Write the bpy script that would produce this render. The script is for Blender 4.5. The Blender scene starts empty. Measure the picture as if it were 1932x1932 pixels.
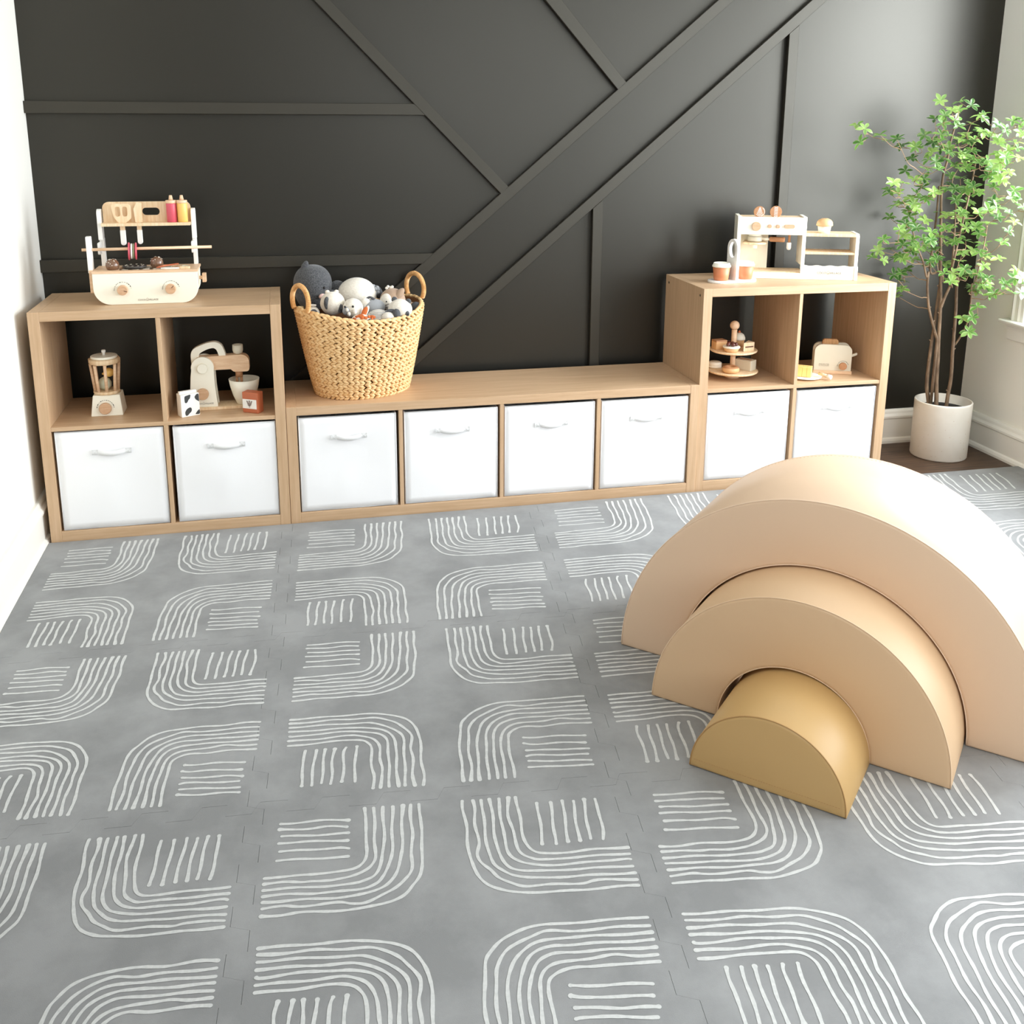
import bpy, bmesh, math, random
from mathutils import Vector, Matrix
random.seed(7)
PI = math.pi
SC = bpy.context.scene
COL = SC.collection

# ------------------------------------------------------------------ materials
def lin(c):
    return tuple(((v/255.0)/12.92 if v/255.0 <= 0.04045 else ((v/255.0+0.055)/1.055)**2.4) for v in c)

def mat(name, rgb, rough=0.5, var=0.0, vscale=8.0, stretch=(1, 1, 1), bump=0.0, bscale=60.0, rgb2=None,
        spec=0.5, metal=0.0, sss=0.0, sheen=0.0, detail=4.0, coat=0.0, contrast=(0.35, 0.65), bdist=0.002, tint=None):
    m = bpy.data.materials.new(name); m.use_nodes = True
    nt = m.node_tree; n = nt.nodes; l = nt.links
    b = n['Principled BSDF']
    b.inputs['Roughness'].default_value = rough
    b.inputs['Specular IOR Level'].default_value = spec
    b.inputs['Metallic'].default_value = metal
    b.inputs['Sheen Weight'].default_value = sheen
    b.inputs['Coat Weight'].default_value = coat
    if sss:
        b.inputs['Subsurface Weight'].default_value = sss
        b.inputs['Subsurface Radius'].default_value = (0.01, 0.008, 0.006)
    if tint: b.inputs['Specular Tint'].default_value = (*tint, 1)
    c1 = lin(rgb); b.inputs['Base Color'].default_value = (*c1, 1)
    if var or rgb2 or bump:
        tc = n.new('ShaderNodeTexCoord'); mp = n.new('ShaderNodeMapping')
        mp.inputs['Scale'].default_value = stretch
        l.new(tc.outputs['Object'], mp.inputs['Vector'])
    if var or rgb2:
        no = n.new('ShaderNodeTexNoise'); no.inputs['Scale'].default_value = vscale
        no.inputs['Detail'].default_value = detail; no.inputs['Roughness'].default_value = 0.6
        l.new(mp.outputs['Vector'], no.inputs['Vector'])
        rp = n.new('ShaderNodeValToRGB')
        rp.color_ramp.elements[0].position = contrast[0]; rp.color_ramp.elements[1].position = contrast[1]
        c2 = lin(rgb2) if rgb2 else tuple(v*(1-var) for v in c1)
        rp.color_ramp.elements[0].color = (*c2, 1); rp.color_ramp.elements[1].color = (*c1, 1)
        l.new(no.outputs['Fac'], rp.inputs['Fac']); l.new(rp.outputs['Color'], b.inputs['Base Color'])
    if bump:
        nb = n.new('ShaderNodeTexNoise'); nb.inputs['Scale'].default_value = bscale; nb.inputs['Detail'].default_value = 3
        l.new(mp.outputs['Vector'], nb.inputs['Vector'])
        bp = n.new('ShaderNodeBump'); bp.inputs['Strength'].default_value = bump; bp.inputs['Distance'].default_value = bdist
        l.new(nb.outputs['Fac'], bp.inputs['Height']); l.new(bp.outputs['Normal'], b.inputs['Normal'])
    return m

OAK = dict(rgb=(208, 176, 142), rgb2=(190, 156, 120), rough=0.42, vscale=14.0, detail=6, contrast=(0.3, 0.7))
M = {}
M['oak_x'] = mat('oak veneer along x', stretch=(0.35, 6, 6), **OAK)
M['oak_z'] = mat('oak veneer along z', stretch=(6, 6, 0.35), **OAK)
M['oak_y'] = mat('oak veneer along y', stretch=(6, 0.35, 6), **OAK)
M['bin'] = mat('white nonwoven fabric', (246, 246, 247), rough=0.85, bump=0.06, bscale=7, bdist=0.02, spec=0.2)
M['bin_in'] = mat('white strap webbing', (240, 240, 240), rough=0.8, bump=0.2, bscale=400, spec=0.2)
M['stitch'] = mat('pale stitching thread', (226, 227, 226), rough=0.9)
M['blackwall'] = mat('black satin wall paint', (14, 13, 10), rough=0.40, bump=0.03, bscale=220, bdist=0.0006, spec=0.67, tint=(1.0, 0.96, 0.84))
M['blacktrim'] = mat('black satin board paint', (34, 31, 25), rough=0.46, bump=0.03, bscale=150, bdist=0.0006, spec=0.67, tint=(1.0, 0.96, 0.84))
M['wall'] = mat('warm white wall paint', (241, 238, 229), rough=0.85, bump=0.05, bscale=180, bdist=0.001)
M['taupe'] = mat('taupe wall paint', (112, 102, 88), rough=0.85)
M['added_doorwood'] = mat('added door dark wood', (70, 50, 36), rgb2=(50, 34, 24), rough=0.5, vscale=6, stretch=(6, 6, 0.5))  # dark finish for the added door, chosen to reflect little
M['ceil'] = mat('white ceiling paint', (240, 238, 232), rough=0.9)
M['trimwhite'] = mat('white semi gloss trim paint', (240, 237, 229), rough=0.4)
M['floor'] = mat('dark walnut floor boards', (100, 76, 57), rgb2=(48, 34, 25), rough=0.5, vscale=9, stretch=(0.7, 9, 1), detail=8, contrast=(0.3, 0.75))
M['mat'] = mat('grey foam mat print', (150, 151, 151), rgb2=(133, 134, 134), rough=0.75, vscale=5, detail=8, contrast=(0.4, 0.62), bump=0.22, bscale=700, bdist=0.0015, spec=0.3)
M['stroke'] = mat('pale brush stroke print', (204, 205, 203), rgb2=(192, 194, 192), rough=0.75, vscale=120, spec=0.3, bump=0.15, bscale=700, bdist=0.001)
LE = dict(rough=0.42, bump=0.12, bscale=500, bdist=0.0008, spec=0.45)
M['leather1'] = mat('cream pink faux leather', (223, 194, 165), **LE)
M['leather2'] = mat('beige faux leather', (214, 181, 144), **LE)
M['leather3'] = mat('tan faux leather', (194, 158, 104), **LE)
M['seam1'] = mat('cream piping', (236, 210, 184), rough=0.5); M['seam2'] = mat('beige piping', (226, 196, 162), rough=0.5); M['seam3'] = mat('tan piping', (176, 136, 84), rough=0.5)
M['cream'] = mat('cream painted wood', (251, 247, 231), rough=0.45)
M['creamgrey'] = mat('greyish cream paint', (222, 214, 194), rough=0.45)
M['pine'] = mat('light pine wood', (244, 220, 186), rgb2=(230, 196, 152), rough=0.5, vscale=18, stretch=(7, 7, 0.6), detail=5)
M['beech'] = mat('beech wood', (240, 208, 174), rgb2=(226, 186, 148), rough=0.45, vscale=20, stretch=(1, 7, 7), detail=5)
M['knob'] = mat('tan wooden knob', (216, 178, 144), rgb2=(202, 160, 124), rough=0.5, vscale=40, stretch=(1, 1, 6))
M['brownwood'] = mat('brown wood', (192, 142, 102), rgb2=(176, 124, 84), rough=0.5, vscale=30, stretch=(1, 6, 6))
M['whitewood'] = mat('white painted wood', (246, 245, 240), rough=0.4)
M['red'] = mat('raspberry red paint', (214, 88, 104), rough=0.4)
M['yellow'] = mat('mustard yellow paint', (246, 200, 112), rough=0.4)
M['rust'] = mat('rust orange paint', (210, 132, 90), rough=0.45)
M['rustdark'] = mat('terracotta paint', (192, 106, 70), rough=0.5)
M['bun'] = mat('brown bun paint', (116, 84, 62), rough=0.25, coat=0.4)
M['sesame'] = mat('pale seed paint', (246, 238, 222), rough=0.5)
M['darkgrey'] = mat('dark charcoal paint', (62, 58, 54), rough=0.4)
M['black'] = mat('black ink', (30, 28, 26), rough=0.6)
M['cow'] = mat('black cow patch paint', (52, 54, 54), rough=0.5)
M['logo'] = mat('grey logo ink', (120, 112, 98), rough=0.6)
M['green'] = mat('pale sage paint', (200, 203, 178), rough=0.4)
M['olive'] = mat('olive felt', (150, 156, 120), rough=0.9)
M['berry'] = mat('dark berry paint', (96, 46, 38), rough=0.25, coat=0.4)
M['choco'] = mat('chocolate paint', (104, 66, 46), rough=0.5)
M['cheese'] = mat('butter yellow paint', (250, 214, 132), rough=0.45)
M['cherry'] = mat('orange cherry paint', (206, 112, 66), rough=0.35)
M['tartbase'] = mat('golden pastry wood', (222, 178, 128), rough=0.5)
M['toast'] = mat('toasted bread wood', (200, 154, 104), rgb2=(160, 112, 68), rough=0.6, vscale=16, stretch=(9, 9, 0.8))
M['rattan'] = mat('woven water hyacinth', (243, 208, 156), rgb2=(226, 182, 124), rough=0.55, vscale=60, detail=3)
M['rattan_gap_shade'] = mat('shaded basket core', (118, 74, 38), rough=0.8)  # dark so the gaps between strands carry shade in the colour
M['cane'] = mat('wrapped cane handle', (232, 184, 124), rgb2=(206, 152, 92), rough=0.5, vscale=60)
M['pot'] = mat('speckled off white ceramic', (240, 234, 224), rgb2=(230, 223, 210), rough=0.35, vscale=5)
M['soil'] = mat('dark potting soil', (24, 20, 18), rough=0.95, bump=0.6, bscale=90)
M['bark'] = mat('grey brown bark', (142, 118, 94), rgb2=(96, 76, 58), rough=0.8, vscale=40, stretch=(1, 1, 0.4), bump=0.4, bscale=120)
M['twig'] = mat('thin brown twig', (152, 122, 92), rough=0.7)
M['plush_grey'] = mat('charcoal knit plush', (92, 93, 95), rgb2=(54, 55, 58), rough=0.95, vscale=260, detail=2, bump=0.5, bscale=300, sheen=0.3)
M['plush_white'] = mat('cream knit plush', (240, 233, 220), rgb2=(226, 217, 202), rough=0.95, vscale=160, detail=2, bump=0.4, bscale=300, sheen=0.3)
M['plush_mid'] = mat('mid grey plush', (158, 160, 163), rough=0.9, bump=0.3, bscale=200, sheen=0.3)
M['plush_brown'] = mat('taupe plush', (176, 148, 124), rough=0.95, bump=0.4, bscale=300, sheen=0.3)
M['plush_pink'] = mat('pale pink plush', (236, 200, 192), rough=0.95)
M['plush_orange'] = mat('burnt orange plush', (196, 104, 54), rough=0.95)
M['plush_dark'] = mat('dark grey plush', (84, 85, 88), rough=0.95, bump=0.4, bscale=300)
M['metalhole'] = mat('dark metal fastener', (70, 62, 54), rough=0.4, metal=0.8)

def leaf_material():
    m = bpy.data.materials.new('glossy green leaf'); m.use_nodes = True
    nt = m.node_tree; n = nt.nodes; l = nt.links; b = n['Principled BSDF']
    b.inputs['Roughness'].default_value = 0.3; b.inputs['Coat Weight'].default_value = 0.5
    at = n.new('ShaderNodeAttribute'); at.attribute_name = 'leafuv'; sep = n.new('ShaderNodeSeparateXYZ')
    l.new(at.outputs['Vector'], sep.inputs['Vector'])
    rp = n.new('ShaderNodeValToRGB'); e = rp.color_ramp.elements
    e[0].position = 0.0; e[0].color = (*lin((58, 102, 44)), 1)
    e[1].position = 1.0; e[1].color = (*lin((164, 196, 104)), 1)
    x = rp.color_ramp.elements.new(0.5); x.color = (*lin((106, 154, 66)), 1)
    l.new(sep.outputs['Z'], rp.inputs['Fac'])
    # paler margin, darker midrib
    mx = n.new('ShaderNodeMixRGB'); mx.inputs['Color2'].default_value = (*lin((206, 222, 160)), 1)
    mr = n.new('ShaderNodeMapRange'); mr.inputs['From Min'].default_value = 0.45; mr.inputs['From Max'].default_value = 1.1
    mr.inputs['To Max'].default_value = 0.55
    l.new(sep.outputs['X'], mr.inputs['Value']); l.new(mr.outputs['Result'], mx.inputs['Fac']); l.new(rp.outputs['Color'], mx.inputs['Color1'])
    l.new(mx.outputs['Color'], b.inputs['Base Color'])
    tr = n.new('ShaderNodeBsdfTranslucent'); l.new(mx.outputs['Color'], tr.inputs['Color'])
    ms = n.new('ShaderNodeMixShader'); ms.inputs['Fac'].default_value = 0.3
    l.new(b.outputs['BSDF'], ms.inputs[1]); l.new(tr.outputs['BSDF'], ms.inputs[2])
    l.new(ms.outputs['Shader'], n['Material Output'].inputs['Surface'])
    return m
M['leaf'] = leaf_material()

def glass_material():
    m = bpy.data.materials.new('window glass'); m.use_nodes = True
    nt = m.node_tree; n = nt.nodes; l = nt.links; n.remove(n['Principled BSDF'])
    t = n.new('ShaderNodeBsdfTransparent'); g = n.new('ShaderNodeBsdfGlossy'); g.inputs['Roughness'].default_value = 0.02
    ms = n.new('ShaderNodeMixShader'); ms.inputs['Fac'].default_value = 0.06
    l.new(t.outputs[0], ms.inputs[1]); l.new(g.outputs[0], ms.inputs[2]); l.new(ms.outputs[0], n['Material Output'].inputs['Surface'])
    return m
M['glass'] = glass_material()

# ------------------------------------------------------------------ geometry helpers
class MB:
    """collects primitive shapes in one bmesh"""
    def __init__(s): s.bm = bmesh.new(); s.slots = []; s.mi = 0
    def use(s, m):
        if m not in s.slots: s.slots.append(m)
        s.mi = s.slots.index(m); return s
    def face(s, vs, smooth=False):
        try:
            f = s.bm.faces.new(vs)
        except ValueError:
            return None
        f.material_index = s.mi; f.smooth = smooth; return f
    def v(s, p): return s.bm.verts.new(p)
    def box(s, x0, x1, y0, y1, z0, z1):
        P = [s.v((x, y, z)) for z in (z0, z1) for y in (y0, y1) for x in (x0, x1)]
        for a in ((0, 2, 3, 1), (4, 5, 7, 6), (0, 1, 5, 4), (2, 6, 7, 3), (0, 4, 6, 2), (1, 3, 7, 5)):
            s.face([P[i] for i in a])
        return s
    def prism(s, poly, axis, a, b, smooth=False):
        """poly: 2-D outline; axis 'x': (y,z) outline, 'y': (x,z), 'z': (x,y)"""
        def p3(u, w, t):
            return {'x': (t, u, w), 'y': (u, t, w), 'z': (u, w, t)}[axis]
        A = [s.v(p3(u, w, a)) for u, w in poly]; B = [s.v(p3(u, w, b)) for u, w in poly]
        s.face(A[::-1]); s.face(B)
        n = len(poly)
        for i in range(n): s.face([A[i], A[(i+1) % n], B[(i+1) % n], B[i]], smooth)
        return s
    def ringprism(s, outer, inner, axis, a, b):
        """a plate with a hole; outer and inner have the same number of points"""
        def p3(u, w, t):
            return {'x': (t, u, w), 'y': (u, t, w), 'z': (u, w, t)}[axis]
        n = len(outer)
        R = [[s.v(p3(u, w, t)) for u, w in L] for L in (outer, inner) for t in (a, b)]
        oA, oB, iA, iB = R
        for i in range(n):
            j = (i+1) % n
            s.face([oA[i], oA[j], iA[j], iA[i]]); s.face([oB[j], oB[i], iB[i], iB[j]])
            s.face([oA[j], oA[i], oB[i], oB[j]]); s.face([iA[i], iA[j], iB[j], iB[i]])
        return s
    def lathe(s, prof, c=(0, 0, 0), seg=28, axis='z', sx=1.0, sy=1.0, rot=0.0):
        """prof: (r, h) pairs bottom to top"""
        rings = []
        cr, sr = math.cos(rot), math.sin(rot)
        for r, h in prof:
            ring = []
            for k in range(seg):
                t = 2*PI*k/seg; u, w = r*math.cos(t)*sx, r*math.sin(t)*sy
                u, w = u*cr-w*sr, u*sr+w*cr
                p = {'z': (u, w, h), 'y': (u, h, w), 'x': (h, u, w)}[axis]
                ring.append(s.v((c[0]+p[0], c[1]+p[1], c[2]+p[2])))
            rings.append(ring)
        for a, b in zip(rings, rings[1:]):
            for k in range(seg): s.face([a[k], a[(k+1) % seg], b[(k+1) % seg], b[k]], True)
        if prof[0][0] > 1e-6: s.face(rings[0][::-1])
        if prof[-1][0] > 1e-6: s.face(rings[-1])
        return s
    def cyl(s, p0, p1, r0, r1=None, seg=16):
        return s.tube([p0, p1], [r0, r0 if r1 is None else r1], seg)
    def tube(s, path, r, seg=8, cap=True, closed=False):
        P = [Vector(p) for p in path]; n = len(P)
        R = r if isinstance(r, (list, tuple)) else [r]*n
        rings = []; up = None
        for i in range(n):
            if closed: d = P[(i+1) % n]-P[i-1]
            else: d = P[min(i+1, n-1)]-P[max(i-1, 0)]
            if d.length < 1e-9: d = Vector((0, 0, 1))
            d.normalize()
            if up is None:
                up = Vector((0, 0, 1)) if abs(d.z) < 0.9 else Vector((1, 0, 0))
            a = (up-d*up.dot(d))
            if a.length < 1e-6: a = d.orthogonal()
            a.normalize(); up = a; b = d.cross(a)
            rings.append([s.v(P[i]+(a*math.cos(2*PI*k/seg)+b*math.sin(2*PI*k/seg))*R[i]) for k in range(seg)])
        m = n if closed else n-1
        for i in range(m):
            A, B = rings[i], rings[(i+1) % n]
            for k in range(seg): s.face([A[k], A[(k+1) % seg], B[(k+1) % seg], B[k]], seg > 5)
        if cap and not closed:
            s.face(rings[0][::-1]); s.face(rings[-1])
        return s
    def ball(s, c, r, sx=1, sy=1, sz=1, seg=20, rings=12, rz=0.0, ry=0.0, rx=0.0):
        Mx = Matrix.Translation(c) @ Matrix.Rotation(rz, 4, 'Z') @ Matrix.Rotation(ry, 4, 'Y') @ Matrix.Rotation(rx, 4, 'X') @ Matrix.Diagonal((r*sx, r*sy, r*sz, 1))
        L = []
        for i in range(rings+1):
            a = -PI/2+PI*i/rings
            if i in (0, rings): L.append([s.v(Mx @ Vector((0, 0, math.sin(a))))])
            else: L.append([s.v(Mx @ Vector((math.cos(a)*math.cos(2*PI*k/seg), math.cos(a)*math.sin(2*PI*k/seg), math.sin(a)))) for k in range(seg)])
        for A, B in zip(L, L[1:]):
            for k in range(seg):
                j = (k+1) % seg
                if len(A) == 1: s.face([A[0], B[j], B[k]], True)
                elif len(B) == 1: s.face([A[k], A[j], B[0]], True)
                else: s.face([A[k], A[j], B[j], B[k]], True)
        return s
    def build(s, name, m=None, parent=None, bevel=0.0, bseg=2, subsurf=0, smooth=False, autosmooth=False):
        bmesh.ops.recalc_face_normals(s.bm, faces=s.bm.faces)
        if smooth:
            for f in s.bm.faces: f.smooth = True
        me = bpy.data.meshes.new(name); s.bm.to_mesh(me); s.bm.free()
        for q in (s.slots or [m]): me.materials.append(M[q] if isinstance(q, str) else q)
        o = bpy.data.objects.new(name, me); COL.objects.link(o)
        if parent: o.parent = parent
        if bevel:
            b = o.modifiers.new('edge', 'BEVEL'); b.width = bevel; b.segments = bseg; b.limit_method = 'ANGLE'; b.angle_limit = math.radians(40)
        if subsurf:
            q = o.modifiers.new('sub', 'SUBSURF'); q.levels = subsurf; q.render_levels = subsurf
        return o

def tag(o, label, cat, group=None, kind=None):
    o['label'] = label; o['category'] = cat
    if group: o['group'] = group
    if kind: o['kind'] = kind
    return o

def thing(name, label, cat, loc=(0, 0, 0), rotz=0.0, group=None):
    o = bpy.data.objects.new(name, None); COL.objects.link(o)
    o.empty_display_size = 0.02
    o.location = loc; o.rotation_euler = (0, 0, rotz)
    return tag(o, label, cat, group)

def dup(root, loc, rotz, label, group=None):
    r = root.copy(); COL.objects.link(r); r.location = loc; r.rotation_euler = (0, 0, rotz); r['label'] = label
    if group: r['group'] = group
    for ch in list(root.children):
        c = ch.copy(); COL.objects.link(c); c.parent = r
        for g in list(ch.children):
            d = g.copy(); COL.objects.link(d); d.parent = c
    return r

def arc(cx, cz, r, a0, a1, n):
    return [(cx+r*math.cos(math.radians(a0+(a1-a0)*i/n)), cz+r*math.sin(math.radians(a0+(a1-a0)*i/n))) for i in range(n+1)]

def rrect(x0, x1, z0, z1, r, n=5):
    """rounded rectangle; r is one radius or (bl, br, tr, tl)"""
    bl, br, tr, tl = r if isinstance(r, (tuple, list)) else (r, r, r, r)
    P = []
    for cx, cz, q, a in ((x0+bl, z0+bl, bl, 180), (x1-br, z0+br, br, 270), (x1-tr, z1-tr, tr, 0), (x0+tl, z1-tl, tl, 90)):
        P += arc(cx, cz, q, a, a+90, n) if q > 1e-6 else [(cx, cz)]
    return P

def lettering(txt, size, m, parent, loc, rot, name='lettering', align='CENTER', thick=0.0002):
    cu = bpy.data.curves.new(name, 'FONT'); cu.body = txt; cu.size = size; cu.align_x = align; cu.extrude = thick
    cu.resolution_u = 3
    t = bpy.data.objects.new(name, cu); COL.objects.link(t)
    dg = bpy.context.evaluated_depsgraph_get()
    me = bpy.data.meshes.new_from_object(t.evaluated_get(dg))
    bpy.data.objects.remove(t); bpy.data.curves.remove(cu)
    me.materials.clear(); me.materials.append(M[m])
    o = bpy.data.objects.new(name, me); COL.objects.link(o)
    if parent: o.parent = parent
    o.location = loc; o.rotation_euler = rot
    return o

def spline(P, n=6):
    """Catmull-Rom through points"""
    P = [Vector(p) for p in P]; out = []
    for i in range(len(P)-1):
        p0, p1, p2, p3 = P[max(i-1, 0)], P[i], P[i+1], P[min(i+2, len(P)-1)]
        for k in range(n):
            t = k/n
            out.append(0.5*((2*p1)+(p2-p0)*t+(2*p0-5*p1+4*p2-p3)*t*t+(3*p1-p0-3*p2+p3)*t**3))
    out.append(P[-1]); return out
P_W1, P_W2, P_W3, P_FILL, EXPO = 142.0, 75.0, 40.0, 36.0, 0.06
WHORLS = [[3.308,0.167,1.422],[3.337,0.135,1.409],[3.307,0.205,1.391],[3.236,0.147,1.371],[3.268,0.126,1.355],[3.272,0.206,1.343],[2.926,0.236,1.334],[2.92,0.167,1.322],[2.989,0.173,1.299],[2.897,0.153,1.272],[3.053,0.161,1.285],[3.19,0.333,1.256],[3.234,0.309,1.252],[3.223,0.304,1.207],[3.269,0.302,1.302],[3.237,0.156,1.302],[3.289,0.184,1.299],[3.415,0.26,1.303],[3.458,0.286,1.34],[3.399,0.142,1.364],[3.391,0.123,1.312],[3.399,0.053,1.337],[3.409,-0.012,1.352],[3.444,-0.016,1.337],[3.411,0.02,1.321],[3.417,0.113,1.301],[3.426,0.08,1.289],[3.43,0.314,1.269],[3.413,0.232,1.266],[3.24,0.209,1.234],[3.307,0.254,1.25],[3.316,0.213,1.251],[3.256,0.149,1.208],[3.325,0.183,1.227],[3.458,0.305,1.223],[3.358,0.129,1.241],[3.423,0.26,1.2],[3.39,0.158,1.204],[3.396,0.087,1.206],[3.397,0.027,1.232],[3.403,-0.008,1.248],[3.41,-0.035,1.276],[3.44,-0.038,1.303],[3.428,0.025,1.201],[3.393,0.043,1.18],[3.398,0.074,1.151],[3.425,0.088,1.138],[3.423,-0.004,1.167],[3.185,0.153,1.172],[3.227,0.22,1.132],[3.217,0.12,1.174],[3.399,0.277,1.182],[3.42,0.325,1.138],[3.476,0.339,1.124],[3.473,0.286,1.114],[3.042,0.142,1.122],[3.108,0.179,1.119],[3.096,0.233,1.079],[3.108,0.209,1.081],[3.202,0.336,1.028],[3.205,0.259,1.055],[3.281,0.306,1.093],[3.222,0.18,1.057],[3.23,0.156,1.083],[3.328,0.217,1.094],[3.312,0.143,1.099],[3.365,0.202,1.049],[3.529,0.341,1.028],[3.384,0.099,1.085],[3.407,0.048,1.109],[3.427,0.048,1.06],[3.426,-0.034,1.074],[3.459,-0.06,1.041],[3.429,-0.027,1.018],[3.426,0.03,0.997],[3.443,-0.017,0.949],[3.43,0.093,1.02],[3.447,0.168,1.001],[3.349,0.139,1.005],[3.325,0.237,1.001],[3.221,0.296,1.002],[3.199,0.208,1.018],[3.231,0.347,0.958],[3.194,0.225,0.95],[3.179,0.168,0.947],[3.242,0.209,0.971],[3.212,0.119,0.935],[3.299,0.211,0.903],[3.303,0.17,0.945],[3.443,0.323,0.94],[3.491,0.309,0.954],[3.4,0.11,0.954],[3.418,0.111,0.928],[3.1,0.16,0.945],[3.124,0.166,0.882],[3.033,0.157,0.906],[3.131,0.251,0.855],[3.08,0.259,0.851],[3.052,0.248,0.828],[3.092,0.235,0.816],[3.189,0.289,0.815],[3.207,0.229,0.894],[3.187,0.132,0.906],[3.173,0.161,0.874],[3.339,0.32,0.838],[3.393,0.326,0.836],[3.426,0.332,0.887],[3.373,0.191,0.887],[3.479,0.268,0.88],[3.535,0.302,0.836],[3.459,0.138,0.883],[3.46,0.113,0.84],[3.441,0.095,0.805],[3.287,0.331,0.802],[3.272,0.34,0.758],[3.16,0.257,0.751],[3.253,0.341,0.714],[3.33,0.27,0.783],[3.249,0.121,0.831],[3.455,0.326,0.772],[3.359,0.141,0.817],[3.551,0.342,0.75],[3.48,0.27,0.731],[3.324,0.125,0.74],[3.455,0.157,0.762],[3.469,0.142,0.755],[3.45,0.073,0.757],[3.49,0.136,0.712],[3.502,0.093,0.693],[3.504,0.048,0.739],[3.516,0.007,0.765],[3.523,-0.024,0.77],[3.461,0.168,0.704],[3.392,0.12,0.59],[3.422,0.08,0.645]]
TRUNKS = {"A":[[3.3892,0.262,0.184],[3.3769,0.262,0.2324],[3.3651,0.262,0.2899],[3.3646,0.262,0.3838],[3.3677,0.262,0.4674],[3.3719,0.262,0.541],[3.3734,0.262,0.6141],[3.3765,0.262,0.6956],[3.3766,0.262,0.7585],[3.3274,0.262,0.7585],[3.3269,0.262,0.8881],[3.3289,0.262,0.9947],[3.3261,0.262,1.1]],"B":[[3.408,0.245,0.1877],[3.4045,0.245,0.2355],[3.3961,0.245,0.3067],[3.3917,0.245,0.4005],[3.3843,0.245,0.4934],[3.3801,0.245,0.5851],[3.3718,0.245,0.6759],[3.3617,0.245,0.7614],[3.3514,0.245,0.8467],[3.3401,0.245,0.9537],[3.3295,0.245,1.0592],[3.3281,0.245,1.1426],[3.3398,0.245,1.2045],[3.3456,0.245,1.2743],[3.3603,0.245,1.3476],[3.3641,0.245,1.4123]],"C":[[3.4411,0.225,0.1914],[3.4436,0.225,0.2482],[3.4484,0.225,0.3232],[3.4424,0.225,0.4352],[3.4399,0.225,0.5182],[3.4363,0.225,0.6094],[3.4293,0.225,0.6864],[3.4283,0.225,0.7357],[3.3962,0.225,0.7403],[3.3925,0.205,0.8507],[3.3955,0.185,0.9796],[3.398,0.165,1.1054],[3.3929,0.145,1.2121]],"AB":[[3.3814,0.245,0.4751],[3.3591,0.245,0.5265],[3.3267,0.245,0.6097],[3.3087,0.245,0.7004],[3.3065,0.245,0.7629],[3.3007,0.245,0.74],[3.2762,0.245,0.8055],[3.24,0.245,0.8705],[3.2138,0.245,0.9347]],"CB":[[3.4499,0.225,0.458],[3.4643,0.205,0.5121],[3.4675,0.185,0.5705],[3.4549,0.165,0.6509],[3.436,0.145,0.7212],[3.4457,0.145,0.7295],[3.4481,0.125,0.8173],[3.4427,0.105,0.9243]],"BB":[[3.362,0.22,0.6175],[3.3758,0.22,0.662],[3.3931,0.22,0.7062],[3.4036,0.22,0.7638],[3.3925,0.22,0.7411],[3.3915,0.22,0.8489],[3.3857,0.22,0.9554],[3.3775,0.22,1.0605]]}
FQ = {"-1,0":[[0.0042,-0.0188],[0.7556,0.0197],[0.7124,-0.7686],[0.0067,-0.7609]],"0,0":[[0.7487,-0.0238],[1.6169,-0.012],[1.5101,-0.823],[0.7076,-0.7952]],"1,0":[[1.6027,-0.0049],[2.5697,0.0474],[2.3789,-0.8621],[1.5042,-0.8271]],"2,0":[[2.5561,0.0178],[3.6063,0.0282],[3.3625,-0.8861],[2.3903,-0.847]],"3,0":[[3.6063,0.0282],[4.792,0.04],[4.4513,-0.93],[3.3625,-0.8861]],"-1,1":[[0.0208,-0.7597],[0.7323,-0.7764],[0.6876,-1.469],[0.0164,-1.4257]],"0,1":[[0.7282,-0.78],[1.517,-0.8118],[1.4262,-1.5409],[0.6833,-1.4774]],"1,1":[[1.5004,-0.802],[2.4055,-0.822],[2.2311,-1.6229],[1.4014,-1.5563]],"2,1":[[2.3903,-0.847],[3.3625,-0.8861],[3.1486,-1.6881],[2.244,-1.6108]],"3,1":[[3.3625,-0.8861],[4.4513,-0.93],[4.1547,-1.7742],[3.1486,-1.6881]],"-1,2":[[-0.0268,-1.4424],[0.6768,-1.4851],[0.6323,-2.0972],[0.0237,-2.0398]],"0,2":[[0.6586,-1.4712],[1.4275,-1.5382],[1.3364,-2.1873],[0.6342,-2.0974]],"1,2":[[1.4042,-1.5434],[2.238,-1.6355],[2.1208,-2.3248],[1.3261,-2.1972]],"2,2":[[2.244,-1.6108],[3.1486,-1.6881],[2.9595,-2.3973],[2.1137,-2.2904]],"3,2":[[3.1486,-1.6881],[4.1547,-1.7742],[3.8943,-2.5154],[2.9595,-2.3973]],"-1,3":[[-0.0004,-2.0233],[0.643,-2.1046],[0.6065,-2.6717],[-0.0058,-2.5715]],"0,3":[[0.643,-2.1046],[1.3449,-2.1933],[1.2717,-2.7804],[0.6065,-2.6717]],"1,3":[[1.3449,-2.1933],[2.1137,-2.2904],[1.9971,-2.899],[1.2717,-2.7804]],"2,3":[[2.1137,-2.2904],[2.9595,-2.3973],[2.7911,-3.0288],[1.9971,-2.899]],"3,3":[[2.9595,-2.3973],[3.8943,-2.5154],[3.6639,-3.1715],[2.7911,-3.0288]]}
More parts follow.
